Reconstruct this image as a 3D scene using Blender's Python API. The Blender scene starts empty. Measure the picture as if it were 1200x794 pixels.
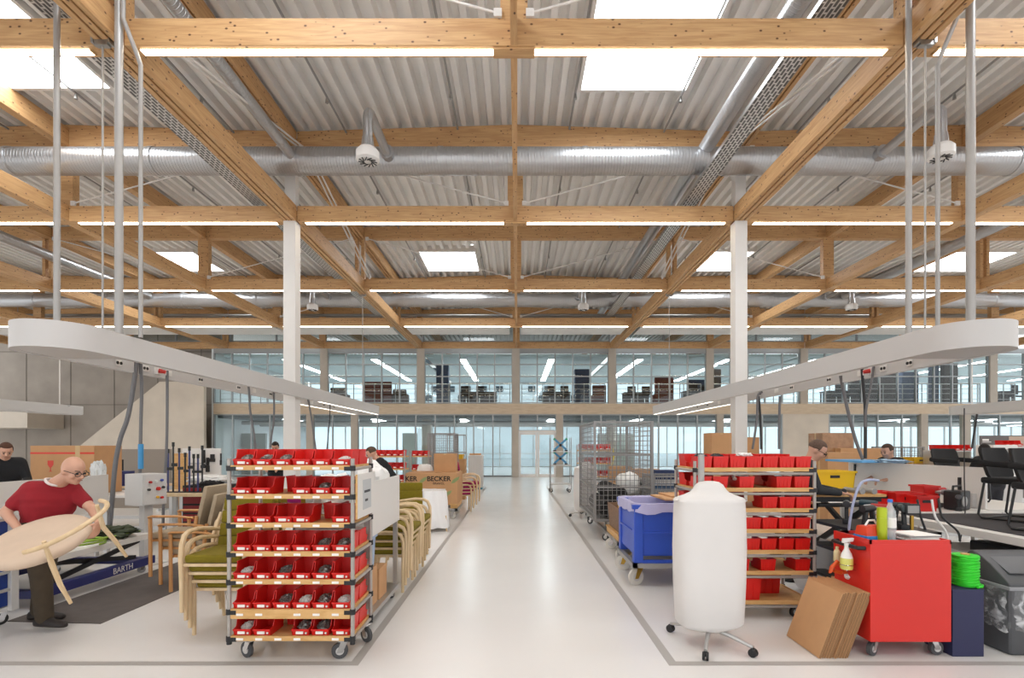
import bpy, bmesh, math, random
from mathutils import Vector, Matrix, Euler
random.seed(7)
PI = math.pi
SC = bpy.context.scene
COL = SC.collection
FPX, VX, VY, CAMH, CAMX = 600.0, 606.0, 521.0, 1.65, 0.04

def lin(h):
    h = h.lstrip('#')
    out = []
    for i in (0, 2, 4):
        c = int(h[i:i+2], 16) / 255
        out.append(c/12.92 if c <= .04045 else ((c+.055)/1.055)**2.4)
    return (*out, 1.0)

def at(px, py, Y):
    return Vector((CAMX + (px-VX)*Y/FPX, Y, CAMH - (py-VY)*Y/FPX))
def xat(px, Y): return CAMX + (px-VX)*Y/FPX
def zat(py, Y): return CAMH - (py-VY)*Y/FPX

# ------------------------------------------------------------------ materials
MATS = {}
def mat(name, col, rough=.5, metal=0.0, var=.0, scale=6.0, stretch=None, bump=0.0, bscale=40.0, emit=None,
        estr=0.0, coat=0.0, trans=0.0, alpha=1.0, spec=None, sub=0.0):
    if name in MATS: return MATS[name]
    m = bpy.data.materials.new(name); m.use_nodes = True
    nt = m.node_tree; N = nt.nodes; L = nt.links
    b = N['Principled BSDF']
    c = lin(col) if isinstance(col, str) else col
    b.inputs['Base Color'].default_value = c
    b.inputs['Roughness'].default_value = rough
    b.inputs['Metallic'].default_value = metal
    if coat: b.inputs['Coat Weight'].default_value = coat
    if trans: b.inputs['Transmission Weight'].default_value = trans
    if alpha < 1: b.inputs['Alpha'].default_value = alpha
    if spec is not None: b.inputs['Specular IOR Level'].default_value = spec
    if sub: b.inputs['Subsurface Weight'].default_value = sub; b.inputs['Subsurface Radius'].default_value = (.02, .01, .006)
    if emit: 
        b.inputs['Emission Color'].default_value = lin(emit); b.inputs['Emission Strength'].default_value = estr
    tc = N.new('ShaderNodeTexCoord'); mp = N.new('ShaderNodeMapping')
    L.new(tc.outputs['Object'], mp.inputs['Vector'])
    if stretch: mp.inputs['Scale'].default_value = stretch
    if var > 0:
        nz = N.new('ShaderNodeTexNoise'); nz.inputs['Scale'].default_value = scale; nz.inputs['Detail'].default_value = 6
        L.new(mp.outputs['Vector'], nz.inputs['Vector'])
        rp = N.new('ShaderNodeValToRGB')
        rp.color_ramp.elements[0].position = .3; rp.color_ramp.elements[1].position = .7
        rp.color_ramp.elements[0].color = tuple(max(0, x*(1-var)) for x in c[:3]) + (1,)
        rp.color_ramp.elements[1].color = tuple(min(1, x*(1+var)) for x in c[:3]) + (1,)
        L.new(nz.outputs['Fac'], rp.inputs['Fac']); L.new(rp.outputs['Color'], b.inputs['Base Color'])
    if bump > 0:
        n2 = N.new('ShaderNodeTexNoise'); n2.inputs['Scale'].default_value = bscale; n2.inputs['Detail'].default_value = 4
        L.new(mp.outputs['Vector'], n2.inputs['Vector'])
        bp = N.new('ShaderNodeBump'); bp.inputs['Strength'].default_value = bump; bp.inputs['Distance'].default_value = .02
        L.new(n2.outputs['Fac'], bp.inputs['Height']); L.new(bp.outputs['Normal'], b.inputs['Normal'])
    MATS[name] = m
    return m

def wood_mat(name, c0, c1, knot=None, kscale=3.2, rough=.55, stretch=(1, 14, 14), scale=2.2):
    m = bpy.data.materials.new(name); m.use_nodes = True
    nt = m.node_tree; N = nt.nodes; L = nt.links; b = N['Principled BSDF']
    b.inputs['Roughness'].default_value = rough
    tc = N.new('ShaderNodeTexCoord'); oi = N.new('ShaderNodeObjectInfo')
    ad = N.new('ShaderNodeVectorMath'); ad.operation = 'MULTIPLY_ADD'
    ad.inputs[1].default_value = (1, 1, 1)
    cx = N.new('ShaderNodeCombineXYZ'); mu = N.new('ShaderNodeMath'); mu.operation = 'MULTIPLY'; mu.inputs[1].default_value = 37
    L.new(oi.outputs['Random'], mu.inputs[0])
    for i in 'XYZ': L.new(mu.outputs[0], cx.inputs[i])
    L.new(tc.outputs['Object'], ad.inputs[0]); L.new(cx.outputs[0], ad.inputs[2])
    mp = N.new('ShaderNodeMapping'); mp.inputs['Scale'].default_value = stretch
    L.new(ad.outputs[0], mp.inputs['Vector'])
    nz = N.new('ShaderNodeTexNoise'); nz.inputs['Scale'].default_value = scale; nz.inputs['Detail'].default_value = 8; nz.inputs['Distortion'].default_value = .6
    L.new(mp.outputs['Vector'], nz.inputs['Vector'])
    rp = N.new('ShaderNodeValToRGB'); rp.color_ramp.elements[0].position = .32; rp.color_ramp.elements[1].position = .68
    rp.color_ramp.elements[0].color = lin(c0); rp.color_ramp.elements[1].color = lin(c1)
    L.new(nz.outputs['Fac'], rp.inputs['Fac'])
    last = rp.outputs['Color']
    if knot:
        vo = N.new('ShaderNodeTexVoronoi'); vo.inputs['Scale'].default_value = kscale
        m2 = N.new('ShaderNodeMapping'); m2.inputs['Scale'].default_value = (.9, 1.3, 1.3)
        L.new(ad.outputs[0], m2.inputs['Vector']); L.new(m2.outputs['Vector'], vo.inputs['Vector'])
        r2 = N.new('ShaderNodeValToRGB'); r2.color_ramp.elements[0].position = .10; r2.color_ramp.elements[1].position = .19
        r2.color_ramp.elements[0].color = (1, 1, 1, 1); r2.color_ramp.elements[1].color = (0, 0, 0, 1)
        L.new(vo.outputs['Distance'], r2.inputs['Fac'])
        mx = N.new('ShaderNodeMix'); mx.data_type = 'RGBA'; mx.inputs[7].default_value = lin(knot)
        L.new(r2.outputs['Color'], mx.inputs[0]); L.new(last, mx.inputs[6]); last = mx.outputs[2]
    L.new(last, b.inputs['Base Color'])
    MATS[name] = m
    return m

def glass_mat(name, tint, refl=.12):
    m = bpy.data.materials.new(name); m.use_nodes = True
    N = m.node_tree.nodes; L = m.node_tree.links
    N.remove(N['Principled BSDF']); out = N['Material Output']
    tr = N.new('ShaderNodeBsdfTransparent'); tr.inputs['Color'].default_value = lin(tint)
    gl = N.new('ShaderNodeBsdfGlossy'); gl.inputs['Roughness'].default_value = .02
    fr = N.new('ShaderNodeLayerWeight'); fr.inputs['Blend'].default_value = .5
    pw = N.new('ShaderNodeMath'); pw.operation = 'POWER'; pw.inputs[1].default_value = 4.0; L.new(fr.outputs['Facing'], pw.inputs[0])
    mu = N.new('ShaderNodeMath'); mu.operation = 'MULTIPLY_ADD'; mu.inputs[1].default_value = .6; mu.inputs[2].default_value = refl*.3
    L.new(pw.outputs[0], mu.inputs[0])
    mx = N.new('ShaderNodeMixShader'); L.new(mu.outputs[0], mx.inputs[0]); L.new(tr.outputs[0], mx.inputs[1]); L.new(gl.outputs[0], mx.inputs[2])
    L.new(mx.outputs[0], out.inputs['Surface'])
    MATS[name] = m
    return m

def emit_mat(name, col, s):
    m = bpy.data.materials.new(name); m.use_nodes = True
    N = m.node_tree.nodes; L = m.node_tree.links
    N.remove(N['Principled BSDF']); e = N.new('ShaderNodeEmission')
    e.inputs['Color'].default_value = lin(col); e.inputs['Strength'].default_value = s
    L.new(e.outputs[0], N['Material Output'].inputs['Surface'])
    MATS[name] = m
    return m

# ------------------------------------------------------------------ mesh building
class MB:
    def __init__(s): s.v = []; s.f = []
    def add(s, vs, fs):
        o = len(s.v); s.v += [Vector(p) for p in vs]; s.f += [tuple(i+o for i in f) for f in fs]; return s
    def box(s, c, d, rot=None, taper=None):
        hx, hy, hz = d[0]/2, d[1]/2, d[2]/2
        P = [Vector((x*hx, y*hy, z*hz)) for z in (-1, 1) for y in (-1, 1) for x in (-1, 1)]
        if taper:
            for i in range(4, 8): P[i].x *= taper[0]; P[i].y *= taper[1]
        if rot is not None:
            R = rot if isinstance(rot, Matrix) else Euler(rot).to_matrix()
            P = [R @ p for p in P]
        c = Vector(c)
        return s.add([p + c for p in P], [(0, 2, 3, 1), (4, 5, 7, 6), (0, 1, 5, 4), (2, 6, 7, 3), (0, 4, 6, 2), (1, 3, 7, 5)])
    def bb(s, x0, x1, y0, y1, z0, z1):
        return s.box(((x0+x1)/2, (y0+y1)/2, (z0+z1)/2), (abs(x1-x0), abs(y1-y0), abs(z1-z0)))
    def cyl(s, p0, p1, r, n=12, r2=None, cap=True):
        p0, p1 = Vector(p0), Vector(p1); d = (p1-p0)
        q = d.to_track_quat('Z', 'Y').to_matrix(); r2 = r if r2 is None else r2
        a = [q @ Vector((math.cos(2*PI*i/n), math.sin(2*PI*i/n), 0)) for i in range(n)]
        vs = [p0 + x*r for x in a] + [p1 + x*r2 for x in a]
        fs = [(i, (i+1) % n, n+(i+1) % n, n+i) for i in range(n)]
        if cap: fs += [tuple(range(n-1, -1, -1)), tuple(range(n, 2*n))]
        return s.add(vs, fs)
    def tube(s, pts, r, n=8, closed=False, flat=None):
        pts = [Vector(p) for p in pts]; k = len(pts)
        if not isinstance(r, (list, tuple)): r = [r]*k
        vs = []; up = None
        for i in range(k):
            if closed: t = pts[(i+1) % k] - pts[i-1]
            else: t = pts[min(i+1, k-1)] - pts[max(i-1, 0)]
            t.normalize()
            if up is None:
                up = Vector((0, 0, 1)) if abs(t.z) < .9 else Vector((1, 0, 0))
            b = t.cross(up)
            if b.length < 1e-4: b = t.cross(Vector((0, 1, 0)))
            b.normalize(); u = b.cross(t).normalized(); up = u
            for j in range(n):
                a = 2*PI*j/n
                fx, fy = (flat if flat else (1, 1))
                vs.append(pts[i] + b*math.cos(a)*r[i]*fx + u*math.sin(a)*r[i]*fy)
        fs = []
        for i in range(k if closed else k-1):
            A = i*n; B = ((i+1) % k)*n
            for j in range(n): fs.append((A+j, A+(j+1) % n, B+(j+1) % n, B+j))
        if not closed: fs += [tuple(range(n-1, -1, -1)), tuple(range((k-1)*n, k*n))]
        return s.add(vs, fs)
    def lathe(s, prof, c=(0, 0, 0), n=20, sx=1, sy=1):
        c = Vector(c); vs = []; fs = []
        for r, z in prof:
            for j in range(n):
                a = 2*PI*j/n; vs.append(c + Vector((r*math.cos(a)*sx, r*math.sin(a)*sy, z)))
        k = len(prof)
        for i in range(k-1):
            for j in range(n): fs.append((i*n+j, i*n+(j+1) % n, (i+1)*n+(j+1) % n, (i+1)*n+j))
        fs += [tuple(range(n-1, -1, -1)), tuple(range((k-1)*n, k*n))]
        return s.add(vs, fs)
    def ell(s, c, r, n=14, m=9, rot=None):
        if not isinstance(r, (list, tuple)): r = (r, r, r)
        vs = []; R = Euler(rot).to_matrix() if rot else None
        for i in range(m+1):
            t = PI*i/m
            for j in range(n):
                a = 2*PI*j/n
                p = Vector((r[0]*math.sin(t)*math.cos(a), r[1]*math.sin(t)*math.sin(a), -r[2]*math.cos(t)))
                if i in (0, m): p = Vector((1e-4*math.cos(a), 1e-4*math.sin(a), p.z))
                vs.append(Vector(c) + (R @ p if R else p))
        fs = [(i*n+j, i*n+(j+1) % n, (i+1)*n+(j+1) % n, (i+1)*n+j) for i in range(m) for j in range(n)]
        fs += [tuple(range(n-1, -1, -1)), tuple(range(m*n, m*n+n))]
        return s.add(vs, fs)
    def prism(s, poly, d, axis='Y', o=0.0):
        """poly: 2D points (a,b); extruded along axis from o to o+d"""
        def P(a, b, t):
            return {'Y': (a, t, b), 'X': (t, a, b), 'Z': (a, b, t)}[axis]
        n = len(poly)
        vs = [P(a, b, o) for a, b in poly] + [P(a, b, o+d) for a, b in poly]
        fs = [(i, (i+1) % n, n+(i+1) % n, n+i) for i in range(n)] + [tuple(range(n-1, -1, -1)), tuple(range(n, 2*n))]
        return s.add(vs, fs)
    def caps(s, p0, r0, p1, r1, n=12):
        p0, p1 = Vector(p0), Vector(p1)
        s.ell(p0, r0, n, 8); s.ell(p1, r1, n, 8); return s.cyl(p0, p1, r0, n, r1)
    def loft(s, rings):
        n = len(rings[0]); vs = [p for r in rings for p in r]; k = len(rings)
        fs = [(i*n+j, i*n+(j+1) % n, (i+1)*n+(j+1) % n, (i+1)*n+j) for i in range(k-1) for j in range(n)]
        fs += [tuple(range(n-1, -1, -1)), tuple(range((k-1)*n, k*n))]
        return s.add(vs, fs)
    def xf(s, M):
        s.v = [M @ p for p in s.v]; return s
    def mesh(s, name, bev=0, seg=2, smooth=.55):
        me = bpy.data.meshes.new(name); me.from_pydata([tuple(p) for p in s.v], [], s.f)
        bm = bmesh.new(); bm.from_mesh(me)
        bmesh.ops.recalc_face_normals(bm, faces=bm.faces)
        if bev:
            es = [e for e in bm.edges if len(e.link_faces) == 2 and e.calc_face_angle(0) > .6]
            bmesh.ops.bevel(bm, geom=es, offset=bev, segments=seg, profile=.6, affect='EDGES', clamp_overlap=True)
        bm.to_mesh(me); bm.free()
        if smooth:
            me.polygons.foreach_set('use_smooth', [True]*len(me.polygons)); me.set_sharp_from_angle(angle=smooth)
        me.update()
        return me
    def build(s, name, m, parent=None, loc=None, rot=None, label=None, bev=0, seg=2, smooth=.55, **kw):
        me = s.mesh(name, bev, seg, smooth)
        return link(name, me, m, parent, loc, rot, label, **kw)

def link(name, me, m, parent=None, loc=None, rot=None, label=None, cat=None, group=None, kind=None):
    o = bpy.data.objects.new(name, me); COL.objects.link(o)
    if m is not None and not me.materials: me.materials.append(m)
    if parent is not None: o.parent = parent
    if loc is not None: o.location = loc
    if rot is not None: o.rotation_euler = rot
    return tag(o, label, cat, group, kind)

def tag(o, label=None, cat=None, group=None, kind=None):
    if label: o['label'] = label
    if cat: o['category'] = cat
    if group: o['group'] = group
    if kind: o['kind'] = kind
    return o

def T(name, label, cat, loc=(0, 0, 0), rz=0, group=None, rot=None):
    o = bpy.data.objects.new(name, None); COL.objects.link(o); o.empty_display_size = .1
    o.location = loc; o.rotation_euler = rot if rot else (0, 0, rz)
    return tag(o, label, cat, group)

KIDS = {}
def kids(o): return [c for c in bpy.data.objects if c.parent == o]
def dup(root, loc, rz=None, label=None, group=None, rot=None, swap=None, scale=None):
    """copy a thing with its parts and sub-parts"""
    def cp(o, par):
        c = o.copy(); COL.objects.link(c)
        if par is not None: c.parent = par
        if swap and c.type == 'MESH' and o.data.name in swap:
            c.data = swap[o.data.name]
        if o.name not in KIDS: KIDS[o.name] = kids(o)
        for ch in KIDS[o.name]: cp(ch, c)
        return c
    r = cp(root, None); r.location = loc
    if rz is not None: r.rotation_euler = (0, 0, rz)
    if rot is not None: r.rotation_euler = rot
    if scale is not None: r.scale = scale
    if label: r['label'] = label
    if group: r['group'] = group
    return r

ORD = ['first', 'second', 'third', 'fourth', 'fifth', 'sixth', 'seventh', 'eighth', 'ninth', 'tenth', 'eleventh', 'twelfth']
def struct(mb, name, m, bev=0, loc=None, rot=None, **k):
    return mb.build(name, m, None, loc, rot, bev=bev, kind='structure', **k)
def lerp(a, b, t): return Vector(a)*(1-t) + Vector(b)*t
# ------------------------------------------------------------------ palette
M_wood = wood_mat('glulam', '#bc8f60', '#d4ab79', knot='#5d3a20', kscale=9.0)
M_woodlt = wood_mat('beech', '#c69c6c', '#dab888', stretch=(1, 1, .12), scale=14, rough=.45)
M_birch = wood_mat('pale_beech', '#d3b68c', '#e2c9a3', stretch=(1, 1, .12), scale=14, rough=.45)
M_ply = wood_mat('plywood', '#c99a5c', '#dcb075', stretch=(2, 8, 8), scale=3)
M_white = mat('white_paint', '#e6e3df', .5, var=.02, scale=3)
M_led = emit_mat('led_diffuser', '#fff0d8', 13.0)
M_sky = emit_mat('skylight_dome', '#f7fbff', 11.0)
M_deck = mat('deck_sheet', '#eceae7', .45, .0, var=.03, scale=1.5)
M_conc = mat('light_concrete', '#d2c8ba', .75, var=.07, scale=1.1, bump=.1, bscale=12)
M_concd = mat('shaded_concrete', '#a39a90', .8, var=.12, scale=.9, bump=.1, bscale=12)  # concrete with the back wall's shade put into its darker colour
M_concc = mat('column_concrete', '#b5aca0', .75, var=.06, scale=2)
M_slab = wood_mat('slab_edge', '#c4b096', '#d3c1a8', stretch=(1, 6, 6), scale=2)
M_tape = mat('floor_tape', '#a8a39e', .6)
M_alu = mat('aluminium', '#c3c2c0', .35, .75)
M_alud = mat('window_alu', '#9fa3a4', .4, .5)
M_steel = mat('steel', '#a9a8a6', .3, .9)
M_chrome = mat('chrome', '#d8d8d8', .12, 1.0)
M_grey = mat('grey_paint', '#9b9a98', .45)
M_greylt = mat('pale_grey_paint', '#c6c3c0', .5)
M_dark = mat('dark_plastic', '#1e1e20', .5)
M_rub = mat('grey_rubber', '#4a4a4c', .7)
M_glass = glass_mat('window_glass', '#f6fbfb', .1)
M_red = mat('red_plastic', '#d8201a', .38, var=.03)
M_label = mat('paper_label', '#f2efeb', .7)
M_ink = mat('ink', '#45464a', .8)
M_screen = mat('white_board', '#dedad5', .45)
M_race = mat('raceway_paint', '#c9c6c4', .45)
M_pipe = mat('rod_paint', '#a8a5a2', .4, .3)
M_card = mat('cardboard', '#c29468', .8, var=.05, scale=5)
M_carde = mat('cardboard_edge', '#7d5c3e', .85, var=.18, scale=3, stretch=(90, .5, .5))
M_black = mat('black_fabric', '#1b1a1b', .85)
M_blackp = mat('black_paint', '#151516', .4)

# spiral duct: ring bump along local X
def duct_mat():
    m = bpy.data.materials.new('galvanised_duct'); m.use_nodes = True
    N = m.node_tree.nodes; L = m.node_tree.links; b = N['Principled BSDF']
    b.inputs['Base Color'].default_value = lin('#bfc0c2'); b.inputs['Metallic'].default_value = .85; b.inputs['Roughness'].default_value = .32
    tc = N.new('ShaderNodeTexCoord'); wv = N.new('ShaderNodeTexWave'); wv.bands_direction = 'X'; wv.inputs['Scale'].default_value = 5.0
    wv.inputs['Distortion'].default_value = .15
    L.new(tc.outputs['Object'], wv.inputs['Vector'])
    rp = N.new('ShaderNodeValToRGB'); rp.color_ramp.elements[0].position = .82; rp.color_ramp.elements[1].position = .98
    L.new(wv.outputs['Fac'], rp.inputs['Fac'])
    bp = N.new('ShaderNodeBump'); bp.inputs['Strength'].default_value = .8; bp.inputs['Distance'].default_value = .02
    L.new(rp.outputs['Color'], bp.inputs['Height']); L.new(bp.outputs['Normal'], b.inputs['Normal'])
    nz = N.new('ShaderNodeTexNoise'); nz.inputs['Scale'].default_value = 1.3
    r2 = N.new('ShaderNodeValToRGB'); r2.color_ramp.elements[0].color = (.25,)*3+(1,); r2.color_ramp.elements[1].color = (.42,)*3+(1,)
    L.new(tc.outputs['Object'], nz.inputs['Vector']); L.new(nz.outputs['Fac'], r2.inputs['Fac']); L.new(r2.outputs['Color'], b.inputs['Roughness'])
    return m
M_duct = duct_mat()

def floor_mat():
    m = bpy.data.materials.new('sealed_floor'); m.use_nodes = True
    N = m.node_tree.nodes; L = m.node_tree.links; b = N['Principled BSDF']
    tc = N.new('ShaderNodeTexCoord'); nz = N.new('ShaderNodeTexNoise'); nz.inputs['Scale'].default_value = .6; nz.inputs['Detail'].default_value = 7
    L.new(tc.outputs['Object'], nz.inputs['Vector'])
    rp = N.new('ShaderNodeValToRGB'); rp.color_ramp.elements[0].position = .3; rp.color_ramp.elements[1].position = .7
    rp.color_ramp.elements[0].color = lin('#e1dedb'); rp.color_ramp.elements[1].color = lin('#e6e3e0')
    L.new(nz.outputs['Fac'], rp.inputs['Fac']); L.new(rp.outputs['Color'], b.inputs['Base Color'])
    b.inputs['Roughness'].default_value = .28; b.inputs['Specular IOR Level'].default_value = .5
    n2 = N.new('ShaderNodeTexNoise'); n2.inputs['Scale'].default_value = 3; n2.inputs['Detail'].default_value = 5
    L.new(tc.outputs['Object'], n2.inputs['Vector'])
    r2 = N.new('ShaderNodeValToRGB'); r2.color_ramp.elements[0].color = (.2,)*3+(1,); r2.color_ramp.elements[1].color = (.26,)*3+(1,)
    L.new(n2.outputs['Fac'], r2.inputs['Fac']); L.new(r2.outputs['Color'], b.inputs['Roughness'])
    return m
M_floor = floor_mat()

# ------------------------------------------------------------------ grid
ROWS = [1.46, 6.46, 11.46, 16.46, 21.46, 26.46]
Z0, Z1 = 6.61, 6.95            # lower chord
U0 = 8.25                      # upper chord underside
YF = 26.46                     # facade line
XL, XR = -30, 30
def zdeck(x):
    t = abs((x/5.0) % 2 - 0)          # 0 at 0,10 ; peak valley at 5
    t = (x/5.0) % 2
    t = t if t <= 1 else 2-t
    return 8.77 - .15*t

struct(MB().bb(XL, XR, -9, 40, -.2, 0), 'floor', M_floor)

def deck():
    mb = MB(); pts = []
    x = XL
    while x < XR:
        for dx, dz in ((0, 0), (.11, 0), (.145, .14), (.265, .14)):
            pts.append((x+dx, zdeck(x+dx)+dz))
        x += .3
    y0, y1 = -9, 40
    vs = []; fs = []
    for px, z in pts: vs += [(px, y0, z), (px, y1, z)]
    for i in range(len(pts)-1): fs.append((2*i, 2*i+1, 2*i+3, 2*i+2))
    mb.add(vs, fs)
    return mb.build('ceiling', M_deck, smooth=0, kind='structure')
deck()

def beam(p0, p1, w, z0, z1, name='beam', gap=0):
    """timber beam from p0 to p1 (plan), local X along its length"""
    a, b = Vector((p0[0], p0[1], 0)), Vector((p1[0], p1[1], 0)); d = b-a; ln = d.length
    mb = MB(); h = z1-z0
    if gap:
        pw = (w-2*gap)/3
        for s in (-1, 0, 1): mb.box((0, s*(gap+pw), 0), (ln, pw, h))
        for s in (-1, 1): mb.box((0, s*(gap+pw)/2, h*.1), (ln, gap, h*.7))
    else: mb.box((0, 0, 0), (ln, w, h))
    return mb.build(name, M_wood, loc=((a+b)/2 + Vector((0, 0, (z0+z1)/2))), rot=(0, 0, math.atan2(d.y, d.x)), bev=.006, seg=1, kind='structure', smooth=0)

XG = [-25, -20, -15, -10, -5, 0, 5, 10, 15, 20, 25]
for r in ROWS:
    # lower chords, one piece per 10 m bay
    for xa in (-25, -15, -5, 5, 15):
        if r < 6 and abs(xa+5) > 12: continue
        beam((xa+.16, r), (xa+9.84, r), .2, Z0, Z1)
        # upper chord with sloping top
        mb = MB(); mb.prism([(-4.84, 0), (4.84, 0), (4.84, .35), (0, .5), (-4.84, .35)], .2, 'Y', -.1)
        mb.build('beam', M_wood, loc=(xa+5, r, U0), kind='structure', smooth=0)
    for x in XG:
        if r < 6: continue
        if x in (-5, 5) and r in (11.46, 26.46): continue
        w = .34 if x % 10 == 0 else .3
        if x % 10 == 0:
            mb = MB().box((0, 0, 0), (w, .18, U0-Z1))
        else:
            mb = MB().box((-.1, 0, 0), (.1, .18, U0-Z1)).box((.1, 0, 0), (.1, .18, U0-Z1))
        mb.build('beam', M_wood, loc=(x, r, (U0+Z1)/2), kind='structure', smooth=0, bev=.005, seg=1)
for x in XG:
    for ya, yb in ((-3.4, 11.36), (11.56, 26.36), (26.56, 38)):
        if ya > 20 and abs(x) > 12: continue
        if x % 10 == 0:
            cuts = [ya] + [v for r in ROWS if ya < r-.1 and r+.1 < yb for v in (r-.1, r+.1)] + [yb]
            for j in range(0, len(cuts), 2):
                beam((x, cuts[j]), (x, cuts[j+1]), .085 if x == 0 else .2, Z0, Z1)
                if x: beam((x, cuts[j]), (x, cuts[j+1]), .2, U0, U0+.42)
        else:
            beam((x, ya), (x, yb), .3, Z0, Z1, gap=.026); beam((x, ya), (x, yb), .3, U0, U0+.33, gap=.03)

# white steel columns
for x, l in ((-5, 'stair'), (5, 'lounge')):
    mb = MB().box((0, 0, Z0/2), (.27, .27, Z0)).box((0, 0, (Z1+U0)/2), (.24, .2, U0-Z1)).box((0, 0, .012), (.4, .4, .024))
    mb.box((0, 0, U0-.03), (.5, .3, .06))
    mb.build('column', M_white, loc=(x, 11.46, 0), kind='structure', bev=.008, smooth=0)

# LED lines below the crossbeams
SIDE = {-1: 'stair side', 1: 'black-chair side'}
for ri, r in enumerate(ROWS[:5]):
    for k in range(-5, 5):
        if ri == 0 and k not in (-2, -1, 0, 1): continue
        xa = k*5 + (.25 if k % 2 == 0 else .32); xb = k*5 + 5 - (.32 if k % 2 == 0 else .25)
        bay = ORD[k] if k >= 0 else ORD[-k-1]
        row = ['crossbeam over the camera', 'first crossbeam ahead', 'second crossbeam at the columns', 'third crossbeam', 'fourth crossbeam'][ri]
        t = T('ceiling_light', f'LED line under {row}, {bay} half-bay from centre beam, {SIDE[-1 if k < 0 else 1]}', 'light',
              ((xa+xb)/2, r, Z0), group='LED lines under the crossbeams')
        MB().bb(-(xb-xa)/2, (xb-xa)/2, -.045, .045, -.016, -.004).build('diffuser', M_led, t, smooth=0)
        MB().bb(-(xb-xa)/2-.02, (xb-xa)/2+.02, -.055, .055, -.004, 0).bb(-(xb-xa)/2-.02, -(xb-xa)/2, -.05, .05, -.02, 0).bb((xb-xa)/2, (xb-xa)/2+.02, -.05, .05, -.02, 0).build('housing', M_woodlt, t, smooth=0)
# little wood blocks where two LED lines meet at the centre beam
for r in ROWS[1:5]: struct(MB().bb(-.26, .26, r-.08, r+.08, Z0-.03, Z0-.0005), 'beam', M_wood, bev=.004)
# skylights
SKY = [(1.3, 3.35, 8.0, 10.05), (-10.0, -7.95, 8.0, 10.05), (-3.5, -1.5, 18.5, 20.5), (-13.8, -11.7, 18.5, 20.5), (6.7, 8.6, 18.5, 20.5), (15.9, 18.1, 18.5, 20.5),
       (-3.5, -1.5, 3.2, 5.2), (6.6, 8.6, 3.2, 5.2), (11.4, 13.5, 8, 10), (1.3, 3.3, -3, -1), (-10, -8, -3, -1)]
for i, (xa, xb, ya, yb) in enumerate(SKY):
    z = zdeck((xa+xb)/2) - .06
    o = MB().bb(xa, xb, ya, yb, z, z+.02).build(f'window_{i+1}', M_sky, kind='structure', smooth=0)
    f = MB()
    f.bb(xa-.07, xb+.07, ya-.07, ya, z-.03, z+.2).bb(xa-.07, xb+.07, yb, yb+.07, z-.03, z+.2).bb(xa-.07, xa, ya, yb, z-.03, z+.2).bb(xb, xb+.07, ya, yb, z-.03, z+.2)
    f.build('window_frame', M_white, o, smooth=0)

# diagonal tie rods
def rod(p0, p1, lab, r=.016, pair=0.0):
    mb = MB(); p0, p1 = Vector(p0), Vector(p1)
    if pair:
        s = Vector((p1-p0)).cross(Vector((0, 0, 1))).normalized()*pair
        mb.cyl(p0+s, p1+s, r, 8).cyl(p0-s, p1-s, r, 8)
        mb.box(p0, (.05, .05, .1)).box(p1, (.05, .05, .1))
    else:
        mb.cyl(p0, p1, r, 8); mb.box(p0, (.1, .04, .1)).box(p1, (.1, .04, .1))
    return mb.build('tie_rod', M_white, label=lab, cat='brace', group='steel tie rods of the roof trusses')
rows_l = {6.46: 'first truss ahead', 11.46: 'column truss', 16.46: 'third truss', 21.46: 'fourth truss'}
for r, rl in rows_l.items():
    for xa in (-10, 0, 10):
        for s in (-1, 1):
            side = 'stair side' if xa < 0 else 'black-chair side' if xa > 0 else 'centre bay'
            d = 'falling towards the stair' if s > 0 else 'falling towards the lounge'
            rod((xa+s*.2, r-.11, Z1+.05), (xa+s*4.75, r-.11, U0-.02), f'thin white diagonal rod in {rl}, {side}, {d}')
for x in (-5, 5):
    for ya, yb, l in ((6.6, 11.3, 'before'), (11.62, 16.3, 'behind')):
        top = 11.3 if l == 'before' else 11.62; low = 6.6 if l == 'before' else 16.3
        rod((x+.34*(-1 if x > 0 else 1), low, Z1+.03), (x+.38*(-1 if x > 0 else 1), top, U0-.12), f'double white diagonal rod {l} white column, {"stair" if x<0 else "black-chair"} side girder', .02, .05)

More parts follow.
